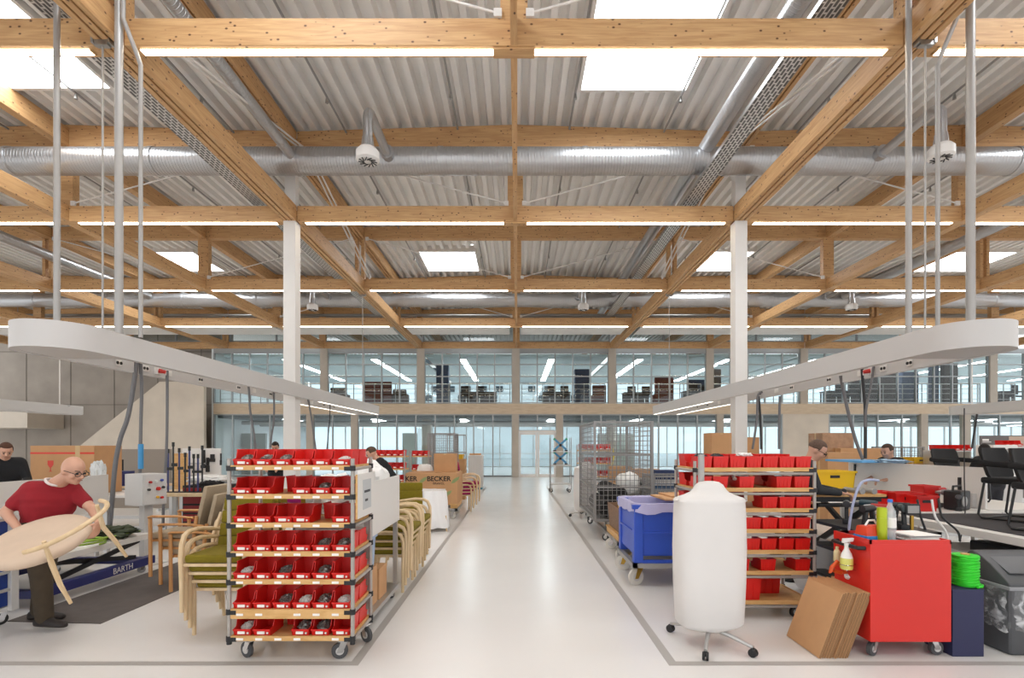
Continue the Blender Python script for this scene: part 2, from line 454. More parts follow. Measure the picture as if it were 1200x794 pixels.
# ------------------------------------------------------------------ air ducts
def xduct(Y, Z, r, lab):
    t = T('air_duct', lab, 'duct', (0, Y, Z))
    MB().cyl((-28, 0, 0), (28, 0, 0), r, 40, cap=False).build('pipe', M_duct, t, smooth=1.2)
    c = MB()
    for x in range(-26, 27, 3):
        if x == 0: continue
        MB().cyl((x+.4, 0, 0), (x+.5, 0, 0), r+.012, 40).build('coupling', M_duct, t, smooth=1.0)
    return t
xduct(10.75, CAMH+5.95, .27, 'large silver spiral duct crossing the hall before the column truss')
xduct(20.9, CAMH+5.9, .27, 'silver spiral duct crossing the hall before the fourth crossbeam')
def diffuser(x, Yd, Y, Z, lab):
    t = T('duct_outlet', lab, 'duct outlet', (x, Y, Z), group='drop outlets on the cross ducts')
    p = [(0, Yd-Y, 0)]
    p = [Vector((0, Yd-Y-.2, -.02)), Vector((0, .28, .02))]
    n = 6
    for i in range(n+1):
        a = PI/2*i/n; p.append(Vector((0, .2*math.cos(a)*1.0, .02 + .0 - .2 + .2*math.sin(a) + .18)) if False else Vector((0, .2-.2*math.sin(a), .02-.2+.2*math.cos(a))))
    p.append(Vector((0, 0, -.55)))
    MB().tube(p, .085, 18).build('pipe', M_duct, t)
    MB().cyl((0, 0, -.5), (0, 0, -.72), .095, 20, .12).build('reducer', M_duct, t)
    h = MB().cyl((0, 0, -.70), (0, 0, -.76), .15, 28, .2).cyl((0, 0, -.76), (0, 0, -.9), .2, 28, .2)
    h.cyl((0, 0, -.9), (0, 0, -.93), .2, 28, .16)
    hd = h.build('head', M_white, t)
    s = MB()
    for i in range(12):
        a = 2*PI*i/12
        s.box((.11*math.cos(a), .11*math.sin(a), -.936), (.11, .018, .01), (0, 0, a+.5))
    s.build('grille', M_dark, hd)
    sd = MB().cyl((0, Yd-Y-.26, 0), (0, Yd-Y-.02, 0), .14, 20, .12).build('saddle', M_duct, t)
    return t
first = None
for x, Yd, Y, l in ((-2.6, 10.6, 9.05, 'near duct beside the centre beam'), (7.45, 10.6, 8.95, 'near duct on the black-chair side'),
                    (2.5, 20.7, 19.0, 'far duct beside the centre beam'), (-7.55, 20.7, 19.0, 'far duct behind the stair-side column'), (12.45, 20.7, 19.0, 'far duct on the black-chair side')):
    diffuser(x, Yd, Y, CAMH+5.93, f'round white air outlet hanging on a silver pipe from {l}')
# small long duct and cable trays along the hall
t = T('air_duct', 'slim silver duct running lengthwise beside the perforated tray, black-chair side', 'duct', (3.95, 11, CAMH+6.15), PI/2)
MB().cyl((-14, 0, 0), (13, 0, 0), .15, 28, cap=False).build('pipe', M_duct, t, smooth=1.2)
t = T('air_duct', 'thin silver duct running lengthwise above stair-side girder', 'duct', (-4.6, 8, CAMH+5.95), PI/2)
MB().cyl((-11, 0, 0), (2.9, 0, 0), .1, 24, cap=False).build('pipe', M_duct, t, smooth=1.2)
for x, l in ((13.2, 'black-chair side'), (-14.8, 'stair side')):
    t = T('air_duct', f'silver duct running lengthwise high over the outer bay, {l}', 'duct', (x, 12, CAMH+6.0), PI/2)
    MB().cyl((-6, 0, 0), (8.6, 0, 0), .15, 24, cap=False).build('pipe', M_duct, t, smooth=1.2)
t = T('water_pipe', 'thin grey pipe crossing the hall behind the far silver duct', 'pipe', (0, 22.6, CAMH+5.72))
MB().cyl((-27, 0, 0), (27, 0, 0), .06, 16).build('pipe', M_steel, t)
for k in range(5): MB().cyl((-22+11*k, 0, 0), (-22+11*k, 0, 1.2), .012, 8).build('hanger', M_steel, t)
# perforated material for the trays
def perf_mat():
    m = bpy.data.materials.new('perforated_steel'); m.use_nodes = True
    N = m.node_tree.nodes; L = m.node_tree.links; b = N['Principled BSDF']
    b.inputs['Metallic'].default_value = .2; b.inputs['Roughness'].default_value = .4
    tc = N.new('ShaderNodeTexCoord'); mp = N.new('ShaderNodeMapping'); mp.inputs['Scale'].default_value = (3.2, 4.5, 1)
    L.new(tc.outputs['Object'], mp.inputs['Vector'])
    br = N.new('ShaderNodeTexBrick'); br.inputs['Scale'].default_value = 1; br.inputs['Mortar Size'].default_value = .045
    br.inputs['Color1'].default_value = lin('#5a5a5a'); br.inputs['Color2'].default_value = lin('#666666'); br.inputs['Mortar'].default_value = lin('#d6d6d4')
    L.new(mp.outputs['Vector'], br.inputs['Vector']); L.new(br.outputs['Color'], b.inputs['Base Color'])
    return m
M_perf = perf_mat()
for x, l in ((3.78+.15, 'black-chair side'), (-5.75, 'stair side')):
    t = T('cable_tray', f'perforated steel cable tray running lengthwise above the crossbeams, {l}', 'cable tray', (x, 9, 7.06), PI/2)
    MB().bb(-12, 12.5, -.16, .16, 0, .006).build('tray_bottom', M_perf, t, smooth=0)
    for s in (-1, 1): MB().bb(-12, 12.5, s*.16-.004, s*.16+.004, 0, .07).build('side_rail', M_steel, t, smooth=0)
    c = MB()
    for i in range(7): MB().tube([(-12, -.12+.04*i, .02), (12.5, -.12+.04*i, .02)], .012, 6).build('cable', M_dark if i % 2 else M_grey, t)
for x in (-13.75, -11.25, -8.75, -6.25, -3.75, -1.28, 1.2, 3.3, 6.25, 8.75, 11.25, 13.75):
    side = 'stair side' if x < 0 else 'black-chair side'
    k = [6.25, 8.75, 11.25, 13.75].index(abs(x)) + 3 if abs(x) > 5 else (1 if abs(x) < 2 else 2)
    mb = MB().tube([(x, -6, zdeck(x)-.08), (x, 26, zdeck(x)-.08)], .022, 8)
    t = mb.build('sprinkler_pipe', M_grey, label=f'thin sprinkler pipe under the roof sheet, {ORD[k-1]} from centre beam, {side}', cat='pipe', group='sprinkler pipes under the roof')
    for yy in (7.3, 10.2, 13.9, 18.9, 23): MB().cyl((x, yy, zdeck(x)-.08), (x, yy, zdeck(x)-.2), .02, 8, .035).build('sprinkler_head', M_steel, t)
# ------------------------------------------------------------------ glazed wall to the offices
M_inn = mat('office_white', '#dfe6e8', .7)
M_officefl = mat('office_floor', '#b7b4b0', .6)
M_acoust = mat('acoustic_ceiling', '#d9e6ea', .8, var=.04, scale=1)
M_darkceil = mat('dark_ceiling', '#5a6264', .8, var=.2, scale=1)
M_bld = mat('render_white', '#f2f2f0', .8)
M_blueglass = glass_mat('outer_glass', '#e9f3f8', .1)
MEZ0, MEZ1 = 3.24, 3.77
GX0, GX1 = -15.6, 26.2
struct(MB().bb(GX0, 42, YF-.1, 38.4, MEZ0, MEZ1), 'trim_1', M_slab, smooth=0)
struct(MB().bb(GX0, 42, YF+.12, 38.3, MEZ1, MEZ1+.01), 'floor_upper', M_officefl, smooth=0)
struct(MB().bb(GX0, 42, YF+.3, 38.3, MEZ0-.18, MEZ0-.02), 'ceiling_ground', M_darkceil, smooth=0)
for i, (a, b) in enumerate(((-15.4, -5.2), (-4.8, 4.8), (5.2, 14.8), (15.2, 42))):
    struct(MB().bb(a, b, YF+.5, 38.2, 6.3, 6.42), 'ceiling_upper', M_acoust, smooth=0)
# concrete pieces in the glazed wall
struct(MB().bb(xat(916, YF), xat(971, YF), YF-.05, YF+.2, 0, MEZ0), 'wall_lounge', M_conc, smooth=0)
nw = 20
def glazing(xa, xb, z0, z1, step, Y, hs=(), glass=None, fr=None, d=.06):
    global nw
    glass = glass or M_glass; fr = fr or M_alud
    nw += 1
    o = MB().bb(xa, xb, Y-.006, Y+.006, z0, z1).build(f'window_{nw}', glass, kind='structure', smooth=0)
    f = MB(); n = max(1, round((xb-xa)/step))
    for i in range(n+1):
        x = xa+(xb-xa)*i/n; f.bb(x-.03, x+.03, Y-d, Y+d, z0, z1)
    for h in (z0+.03, z1-.03, *hs): f.bb(xa, xb, Y-d+.005, Y+d-.005, h-.025, h+.025)
    f.build('window_frame', fr, o, smooth=0)
    return o
# upper storey between the concrete columns
UC = [xat(p, YF) for p in (380.5, 493.5, 604.5, 717, 831, 941, 1162)]
edges = [GX0] + [v for c in UC for v in (c-.19, c+.19)] + [GX1]
for i in range(0, len(edges), 2):
    glazing(edges[i], edges[i+1], MEZ1+.02, 6.42, .97, YF, hs=(zat(427, YF), zat(441, YF)))
for c in UC: struct(MB().bb(c-.19, c+.19, YF-.14, YF+.14, MEZ1, Z0), 'column', M_concc, smooth=0)
struct(MB().bb(GX0, GX1, YF-.08, YF+.08, 6.42, Z0), 'trim_2', M_alud, smooth=0)
# clerestory
for xa in (-25, -15, -5, 5, 15): glazing(xa+.2, xa+9.8, Z1+.02, U0, 2.4, YF+.02)
# ground storey
GC = [xat(p, YF) for p in (364, 416, 604, 655.5, 843)]
ed = [GX0] + [v for c in GC for v in (c-.17, c+.17)] + [xat(916, YF)]
for i in range(0, len(ed), 2):
    if i == 6: continue
    glazing(ed[i], ed[i+1], .0, MEZ0, 1.05, YF, hs=(.05,))
glazing(xat(971, YF), GX1, .0, MEZ0, 1.2, YF, hs=(.05, 1.0))
for c in GC + [xat(1081, YF), xat(1131, YF)]: struct(MB().bb(c-.17, c+.17, YF-.15, YF+.15, 0, MEZ0), 'column', M_concc, smooth=0)
# glazed entrance doors between two columns
xa, xb = GC[2]+.17, GC[3]-.17
glazing(xa, xb, 2.36, MEZ0, 1.0, YF, hs=())
MB().bb(xa, xb, YF-.07, YF+.07, 2.28, 2.38).build('trim_3', M_white, kind='structure', smooth=0)
xm = (xa+xb)/2
for i, (a, b) in enumerate(((xa, xm), (xm, xb))):
    o = MB().bb(a+.1, b-.1, YF-.006, YF+.006, .12, 2.2).build(f'door_{i+1}', M_glass, kind='structure', smooth=0)
    MB().bb(a+.01, a+.11, YF-.04, YF+.04, 0, 2.27).bb(b-.11, b-.01, YF-.04, YF+.04, 0, 2.27).bb(a+.1, b-.1, YF-.04, YF+.04, 0, .14).bb(a+.1, b-.1, YF-.04, YF+.04, 2.17, 2.27).build('door_frame', M_white, o, smooth=0)
    hx = xm+(-.1 if i == 0 else .1)
    MB().cyl((hx, YF-.09, .8), (hx, YF-.09, 1.4), .018, 10).cyl((hx, YF-.09, .9), (hx, YF, .9), .012, 8).cyl((hx, YF-.09, 1.3), (hx, YF, 1.3), .012, 8).build('door_handle', M_chrome, o)
# railing behind the upper glass
def rail(xa, xb, i, lab):
    t = T('railing', lab, 'railing', ((xa+xb)/2, YF+.32, MEZ1+.012), group='balustrade behind the upper glazing')
    w = (xb-xa)/2
    f = MB().tube([(-w, 0, 1.05), (w, 0, 1.05)], .024, 8)
    f.build('handrail', M_greylt, t)
    for k, h in enumerate((.25, .55, .8)): MB().tube([(-w, 0, h), (w, 0, h)], .012, 6).build('rail', M_greylt, t)
    n = max(2, round((xb-xa)/1.05))
    for k in range(n+1): MB().bb(-w+2*w*k/n-.02, -w+2*w*k/n+.02, -.015, .015, 0, 1.05).build('post', M_grey, t, smooth=0)
nm = ['above the stair-side corner', 'above the stair-side far racks', 'above the cage trolley with yellow boxes', 'above the entrance doors', 'above the mesh cage trolley',
      'above the white-column bay', 'above the bare concrete wall panel', 'above the grey poster']
for i in range(0, len(edges), 2): rail(edges[i]+.12, edges[i+1]-.12, i//2, f'grey balustrade behind upper glazing, {nm[i//2]}')
# far outer facade and world outside
for j, (z0, z1) in enumerate(((0, MEZ0-.18), (MEZ1+.02, 6.3))):
    for a, b in ((-15.4, -5), (-5, 5), (5, 15), (15, 27), (27, 42)):
        glazing(a, b, z0, z1, 1.25, 38.3, hs=(z0+1.0,), glass=M_blueglass, fr=M_greylt)
struct(MB().bb(-40, 40, 40, 90, -.25, -.02), 'ground_outside', M_greylt, smooth=0)
struct(MB().bb(-15.75, -15.6, YF, 38.3, 0, Z0), 'wall_office_side', M_inn, smooth=0)
# office lamps; the lower row is added to brighten the ground storey
M_olamp = emit_mat('office_lamp', '#f4faff', 14.0)
for zz, st, n_ in ((6.28, 'upper', 0), (MEZ0-.2, 'lower', 1)):
    for i in range(11):
        x = -12.5+i*4.8
        t = T('ceiling_lamp', f'long lamp under the {st} office ceiling, {ORD[i]} from the concrete stair', 'light', (x, 32.3, zz), group=f'long lamps of the {st} office')
        MB().bb(-.16, .16, -4.6, 4.6, -.03, -.01).build('diffuser', M_olamp, t, smooth=0)
        MB().bb(-.2, .2, -4.65, 4.65, -.01, .015).build('housing', M_white, t, smooth=0)
# round interior columns of the office storey
for px in (500, 716): MB().cyl((xat(px, 29), 29, 0), (xat(px, 29), 29, MEZ0-.18), .27, 28).build('column', M_concc, kind='structure')
# pale green office partition
struct(MB().bb(xat(472, 28.5), xat(489, 28.5), 28.4, 28.6, 0, 2.3), 'partition', mat('green_grey', '#a9b5ae', .6), smooth=0)
struct(MB().bb(xat(700, 30.5), xat(742, 30.5), 30.4, 30.6, 0, 2.3), 'partition', mat('green_grey', '#a9b5ae', .6), smooth=0)
struct(MB().bb(xat(284, 29), xat(312, 29), 28.9, 29.1, 0, 2.3), 'partition', mat('grey_part', '#8f938f', .6), smooth=0)
# tubes and duct under the ground storey ceiling
for i, (z, y, r, l) in enumerate(((2.85, 28, .1, 'front'), (2.86, 30, .14, 'middle'), (2.9, 33, .1, 'rear'))):
    MB().cyl((-15, y, z), (26, y, z), r, 16).build('ceiling_duct', M_steel, label=f'dim duct under the office ceiling behind the ground glazing, {ORD[i]} row', cat='duct')
# neighbouring building seen through the upper glass
b = T('neighbour_building', 'white building with small dark square windows beyond upper glazing', 'building', (-2, 62, 0))
MB().bb(-10, 11, 0, 8, 0, 14).build('wall', M_bld, b, smooth=0)
rr = random.Random(3)
M_dkw = mat('dark_window', '#39464e', .4)
for r in range(5):
    for c in range(10):
        if rr.random() < .15: continue
        MB().box((-8.6+c*1.95+(r % 2)*.7, -.02, 7.3+r*1.1), (.85, .1, .72)).build('window', M_dkw, b, smooth=0)
# radiant panel below the last crossbeam
for k, xa in enumerate((-25, -15, -5, 5, 15)):
    struct(MB().bb(xa+.3, xa+4.7, 21.62, 23.2, 6.64, 6.68).bb(xa+5.2, xa+9.7, 21.62, 23.2, 6.64, 6.68), f'trim_{10+k}', M_white, smooth=0)

# ------------------------------------------------------------------ concrete stair at the stair side
ys = 25.6
P = [(xat(187, ys), zat(447, ys)), (xat(100, ys), zat(517, ys)), (xat(58, ys), zat(551, ys)), (xat(55, ys), 0), (-15.62, 0), (-15.62, zat(447, ys))]
MB().prism(P, .2, 'Y', ys).build('wall_stair', M_conc, kind='structure', smooth=0)
struct(MB().bb(-32, -15.75, 28.2, 28.5, 0, 8.5), 'wall_left', M_concd, smooth=0)
jt = MB()
for px in (31, 83, 134, 185, 236): jt.bb(xat(px, 28.2)-.015, xat(px, 28.2)+.015, 28.185, 28.21, 0, 8.4)
for z in (zat(474, 28.2), zat(412, 28.2)): jt.bb(-32, -15.8, 28.185, 28.21, z-.015, z+.015)
jt.build('wall_left_joint', mat('joint', '#6f675f', .9), kind='structure', smooth=0)
struct(MB().bb(-32, xat(32, 26), 26, 28.1, zat(501, 26), zat(482, 26)), 'trim_20', M_conc, smooth=0)
for i in range(16):
    pass
st = MB()
for i in range(20):
    x = -23.7+i*.29; st.bb(x, x+.3, ys+.22, 28.1, 0, .17*(i+1))
struct(st, 'floor_stair', M_concd, smooth=0)

# ------------------------------------------------------------------ floor marking
def strip(x0, x1, y0, y1, nme):
    struct(MB().bb(x0, x1, y0, y1, .0005, .002), nme, M_tape, smooth=0)
XSL, XSR = CAMX-1.225, CAMX+1.172
strip(XSL-.035, XSL+.035, 3.9, 20.5, 'floor_line'); strip(XSR-.035, XSR+.035, 3.9, 20.5, 'floor_line')
strip(-9, XSL+.035, 3.83, 3.9, 'floor_line'); strip(XSR-.035, 9, 3.83, 3.9, 'floor_line')

# ------------------------------------------------------------------ office furniture upstairs
M_maroon = mat('maroon_cloth', '#5f2a22', .9, var=.1); M_brown = mat('brown_cloth', '#54443a', .9, var=.1)
M_navy = mat('navy_panel', '#2b3a52', .7); M_darkw = mat('dark_oak', '#3b2d26', .6)
ZU = MEZ1+.012
def sofa(px0, px1, pyt, Y, m, lab):
    x0, x1 = xat(px0, Y), xat(px1, Y); w = x1-x0; h = zat(pyt, Y)-ZU
    t = T('sofa', lab, 'sofa', ((x0+x1)/2, Y, ZU), group='sofas upstairs')
    MB().box((0, 0, .26), (w*.98, .8, .3)).build('base', m, t, bev=.04)
    for i in range(2): MB().box((-w*.24+i*w*.48, .05, .48), (w*.44, .68, .16)).build('cushion', m, t, bev=.05)
    for s in (-1, 1): MB().box((s*(w/2-.08), 0, .36), (.16, .82, .5)).build('armrest', m, t, bev=.05)
    MB().box((0, -.34, h*.55), (w, .16, h*.9)).build('backrest', m, t, bev=.05)
    for sx in (-1, 1):
        for sy in (-1, 1): MB().cyl((sx*(w/2-.1), sy*.32, 0), (sx*(w/2-.1), sy*.32, .12), .025, 8).build('leg', M_darkw, t)
sofa(429, 461, 448, 27.6, M_maroon, 'tall maroon sofa upstairs behind the glazing, stair side of the hall')
sofa(462, 478, 457, 27.7, M_brown, 'low brown sofa beside the tall maroon sofa upstairs')
sofa(390, 408, 455, 27.8, M_brown, 'dark brown sofa upstairs nearest the white stair-side column')
sofa(765, 787, 443, 27.9, M_maroon, 'tall maroon sofa upstairs above the mesh cage trolley')
sofa(693, 709, 452, 28.2, M_maroon, 'small maroon sofa upstairs by the concrete column, lounge side')
def screen(px0, px1, pyt, Y, m, lab, d=.5):
    x0, x1 = xat(px0, Y), xat(px1, Y)
    t = T('office_screen', lab, 'partition', ((x0+x1)/2, Y, ZU))
    h = zat(pyt, Y)-ZU
    MB().box((0, 0, h/2+.02), (x1-x0, d, h-.04)).build('panel', m, t, bev=.01)
    MB().box((0, 0, .02), (x1-x0+.06, d+.06, .04)).build('foot', M_dark, t)
screen(512, 526, 428, 28.6, M_navy, 'navy room divider upstairs beside the concrete column, stair side of entrance')
screen(673, 690, 433, 28.6, M_navy, 'navy room divider upstairs on the lounge side of the entrance')
screen(806, 826, 445, 28.4, M_navy, 'blue-grey low divider upstairs beside a dark cabinet', .3)
screen(829, 843, 433, 28.5, M_darkw, 'dark tall cabinet upstairs behind the white lounge-side column')
screen(995, 1050, 424, 28.5, M_darkw, 'dark timber-clad partition upstairs above the cardboard crates', .3)
screen(1055, 1074, 436, 28.8, M_navy, 'blue divider upstairs beside the dark timber partition', .3)
screen(1090, 1098, 426, 28.4, M_navy, 'narrow tall blue divider upstairs near the poster', .3)
screen(1104, 1120, 426, 28.2, M_darkw, 'narrow dark cabinet upstairs above the sofa-coloured lounge', .3)
def desk(px0, px1, Y, lab, k):
    x0, x1 = xat(px0, Y), xat(px1, Y); w = x1-x0
    t = T('office_desk', lab, 'desk', ((x0+x1)/2, Y, ZU))
    MB().box((0, 0, .73), (w, .8, .04)).build('desk_top', M_darkw, t)
    MB().box((0, .3, .4), (w*.9, .03, .6)).build('modesty_panel', M_darkw, t)
    for s in (-1, 1):
        for q in (-1, 1): MB().box((s*(w/2-.06), q*.34, .355), (.06, .06, .71)).build('leg', M_dark, t)
    rr = random.Random(k)
    for i in range(max(2, int(w/.75))):
        x = (x0+x1)/2-w/2+.35+i*.72
        if x > x1-.3: break
        s = T('office_chair', f'dark office chair at the {lab.split(" upstairs")[0]}, {ORD[i]} along it', 'chair', (x, Y-.55, ZU), rr.uniform(-.4, .4), group='office chairs upstairs')
        MB().box((0, 0, .46), (.46, .46, .07)).build('seat', M_black, s, bev=.02)
        MB().box((0, -.2, .78), (.44, .06, .5)).build('backrest', M_black, s, bev=.02)
        MB().cyl((0, 0, .1), (0, 0, .44), .03, 10).build('gas_column', M_chrome, s)
        b = MB()
        for a in range(5): b.tube([(0, 0, .1), (.27*math.cos(a*1.257), .27*math.sin(a*1.257), .04)], .02, 6)
        b.build('foot', M_dark, s)
desk(540, 582, 28.2, 'long dark desk upstairs on the stair side of the entrance', 1)
desk(636, 668, 28.2, 'long dark desk upstairs on the lounge side of the entrance', 2)
desk(730, 763, 28.4, 'short dark desk upstairs beside a maroon sofa', 3)
desk(800, 845, 27.6, 'desk upstairs in front of the blue-grey divider', 4)
desk(965, 1025, 27.6, 'desk upstairs in front of the timber-clad partition', 5)
desk(1165, 1196, 27.8, 'desk upstairs at the far end above the poster', 6)
# ------------------------------------------------------------------ hanging power raceways
M_redplug = mat('red_plug', '#c0261c', .4)
M_cable = mat('grey_cable', '#6d6c6e', .5); M_cablek = mat('black_cable', '#2a2a2c', .5)
RZ0, RZ1 = 2.68, 2.965
def stadium(R, ya, yb, n=20):
    p = []
    for i in range(n+1):
        a = PI + PI*i/n; p.append((R*math.cos(a), ya + R*math.sin(a)))
    for i in range(n+1):
        a = PI*i/n; p.append((R*math.cos(a), yb + R*math.sin(a)))
    return p
def raceway(xc, y0, y1, lab, side, detail=True):
    R = .43; t = T('power_raceway', lab, 'power raceway', (xc, 0, 0), group='oval power raceways hung from the girders')
    ya, yb = y0+R, y1-R
    o = stadium(R, ya, yb); i_ = stadium(R-.085, ya, yb); n = len(o)
    vs = [(x, y, RZ0) for x, y in o] + [(x, y, RZ1) for x, y in o] + [(x, y, RZ0) for x, y in i_] + [(x, y, RZ1) for x, y in i_]
    fs = []
    for k in range(n):
        q = (k+1) % n
        fs += [(k, q, n+q, n+k), (2*n+q, 2*n+k, 3*n+k, 3*n+q), (n+k, n+q, 3*n+q, 3*n+k), (q, k, 2*n+k, 2*n+q)]
    MB().add(vs, fs).build('channel', M_race, t, smooth=.5, bev=0)
    e = [(R-.09)*math.cos(PI+PI*k/14) for k in range(15)]
    pl = [((R-.08)*math.cos(PI+PI*k/14), ya+(R-.08)*math.sin(PI+PI*k/14)) for k in range(15)] + [(R-.08, ya+.42), (-R+.08, ya+.42)]
    MB().prism(pl, .02, 'Z', RZ0+.004).build('end_plate', M_race, t, smooth=0)
    fx = -side*(R-.085)             # inner face of the far side, seen from the aisle
    if not detail: return t
    ys = [7.0, 7.5, 8.0, 8.8, 10.0, 10.6, 11.3, 12.4, 13.6, 14.4, 15.2, 16.2]
    for k, y in enumerate(ys):
        s = MB().box((side*(R-.085)-side*.008, y, RZ0+.09), (.016, .14 if k % 3 else .09, .085)).build('socket', M_white, t, bev=.004)
        if k % 3 != 2:
            MB().cyl((side*(R-.1), y-.03, RZ0+.09), (side*(R-.108), y-.03, RZ0+.09), .022, 12).cyl((side*(R-.1), y+.03, RZ0+.09), (side*(R-.108), y+.03, RZ0+.09), .022, 12).build('outlet', M_dark, s)
    y = 7.75
    s = MB().box((side*(R-.1), y, RZ0+.09), (.04, .1, .11)).build('power_socket', M_white, t, bev=.006)
    MB().cyl((side*(R-.12), y, RZ0+.09), (side*(R-.2), y+.03, RZ0+.075), .034, 14, .026).build('plug', M_redplug, s)
    # light line under the rear half
    for sx in (-1, 1):
        MB().bb(sx*(R-.0425)-.02, sx*(R-.0425)+.02, 12.2, yb, RZ0-.008, RZ0+.001).build('light_line', M_led2, t, smooth=0)
    return t
M_led2 = emit_mat('raceway_led', '#fff6e8', 3.0)
XRC = 5.07
raceway(-XRC, 5.32, 17.75, 'grey oval power raceway around the white column on the stair side', -1)
raceway(XRC, 5.32, 17.75, 'grey oval power raceway around the white column on the black-chair side', 1)
raceway(-15.2, 5.32, 17.75, 'outer grey power raceway in front of the concrete stair', -1, False)
raceway(15.2, 5.32, 17.75, 'outer grey power raceway in front of the grey poster', 1, False)
# supports
for sx, sd in ((-1, 'stair side'), (1, 'black-chair side')):
    Y = 6.12
    MB().cyl((sx*5.46, Y, RZ1), (sx*5.46, Y, 8.3), .034 if sx < 0 else .047, 14).build('hanger_pipe', M_pipe if sx < 0 else M_pipe, label=f'grey conduit rising from outer edge of the oval raceway, {sd}', cat='conduit')
    MB().cyl((sx*4.72, Y, RZ1), (sx*4.72, Y, 8.3), .046 if sx < 0 else .034, 14).build('hanger_pipe', M_pipe, label=f'grey conduit rising from aisle edge of the oval raceway, {sd}', cat='conduit')
    xx = 4.49+.08 if sx < 0 else 5.19
    pts = [(sx*xx, Y+.15, RZ1), (sx*xx, Y+.15, 6.3), (sx*(xx+.03), Y+.1, 6.45), (sx*(xx+.06), Y-.05, 6.7), (sx*(xx+.06), Y-.05, 7.3), (sx*(xx+.02), Y-.05, 7.4), (sx*(xx-.35), Y-.05, 7.42)]
    MB().tube(pts, .026, 10).build('hanger_pipe', M_pipe, label=f'thin bent conduit feeding the oval raceway, {sd}', cat='conduit')
    for k, y in enumerate((6.3, 16.9)):
        t = T('hanger_rod', f'thin hanger rod holding {"near" if k == 0 else "far"} end of the oval raceway, {sd}', 'hanger', (sx*5.06, y, RZ1-.05), group='raceway hanger rods')
        MB().cyl((0, 0, 0), (0, 0, Z0-RZ1), .012, 8).build('rod', M_pipe, t)
        MB().cyl((0, 0, .04), (0, 0, .14), .04, 12, .014).build('cone', M_white, t)
        MB().bb(-.36, .36, -.02, .02, .0, .04).build('crossbar', M_greylt, t, smooth=0)
        MB().box((0, 0, Z0-RZ1+.02), (.16, .07, .06)).box((-.1, 0, Z0-RZ1+.07), (.03, .09, .12)).box((.1, 0, Z0-RZ1+.07), (.03, .09, .12)).build('clamp', M_steel, t)
    t = T('hanger_rod', f'thin white hanger rod holding the outer raceway, {sd}', 'hanger', (sx*15.06, 16.9, RZ1-.05), group='raceway hanger rods')
    MB().cyl((0, 0, 0), (0, 0, Z0-RZ1), .016, 8).build('rod', M_white, t)
    MB().bb(-.36, .36, -.02, .02, .0, .04).build('crossbar', M_greylt, t, smooth=0)
# cables
def cable(pxs, X, lab, r=.014, m=None, Y=None):
    pts = []
    for px, py in pxs:
        YY = Y or abs(FPX*(X-CAMX)/(pxs[0][0]-VX))
        pts.append(at(px, py, YY))
    # smooth
    q = []
    for i in range(len(pts)-1):
        p0 = pts[max(i-1, 0)]; p1 = pts[i]; p2 = pts[i+1]; p3 = pts[min(i+2, len(pts)-1)]
        for k in range(5):
            u = k/5; q.append(.5*((2*p1)+(p2-p0)*u+(2*p0-5*p1+4*p2-p3)*u*u+(3*p1-p0-3*p2+p3)*u**3))
    q.append(pts[-1])
    return MB().tube(q, r, 8).build('hanging_cable', m or M_cable, label=lab, cat='cable')
cable([(160, 424), (157, 448), (150, 488), (141, 514), (135, 545), (131, 590), (127, 634)], -5.4, 'thick grey cable hanging from the stair-side raceway towards the lift table', .03)
o = cable([(165, 425), (166, 460), (165, 500), (164, 556)], -5.4, 'grey cable with blue sleeve hanging above the control cabinet', .022)
p = [at(165, y, 7.3) for y in (520, 549)]
MB().cyl(p[0], p[1], .034, 12).build('sleeve', mat('blue_sleeve', '#3d8fc4', .5), o)
cable([(196, 434), (196, 480), (195, 530), (192, 575), (191, 618)], -5.4, 'slim grey cable hanging beside the clamp bench', .02)
cable([(284, 449), (291, 452), (293, 480), (297, 505), (300, 529)], -5.4, 'cable hanging behind the red bin rack, first from the concrete stair', .022)
cable([(321, 458), (321, 490), (318, 512), (317, 524)], -5.4, 'cable hanging above the dark-haired person behind the red bin rack', .022)
cable([(361, 467), (365, 490), (368, 512), (370, 526)], -5.4, 'cable hanging just past the white stair-side column', .024)
cable([(387, 473), (386, 495), (383, 526)], -5.4, 'thin black cable hanging past the stair-side column', .014, M_cablek)
cable([(985, 440), (991, 470), (1001, 510), (1011, 538)], 5.4, 'slanting grey cable hanging over the blue board', .026)
cable([(1010, 428), (1012, 455), (1014, 480), (1014, 537)], 5.4, 'black cable with red plug hanging over the blue board', .024, M_cablek)
cable([(1024, 424), (1021, 450), (1015, 480), (1014, 500)], 5.4, 'second cable joining the black one over the blue board', .016)
cable([(893, 459), (888, 464), (887, 490), (882, 526)], 5.4, 'grey cable hanging behind the lounge-side red bin rack, nearer the column', .026)
cable([(889, 463), (891, 490), (892, 526)], 5.4, 'dark cable hanging in a pair behind the lounge-side red bin rack', .026, M_cablek)
cable([(914, 464), (913, 500), (913, 526)], 5.4, 'cable hanging above the man with glasses', .026)
cable([(1145, 485), (1142, 505), (1139, 525)], 14.8, 'black cable loop hanging from the outer raceway beside the poster', .03, M_cablek)
cable([(1130, 478), (1130, 560), (1131, 600), (1124, 640)], 5.4, 'thin black cable dropping in front of the white divider', .006, M_cablek, Y=6.3)
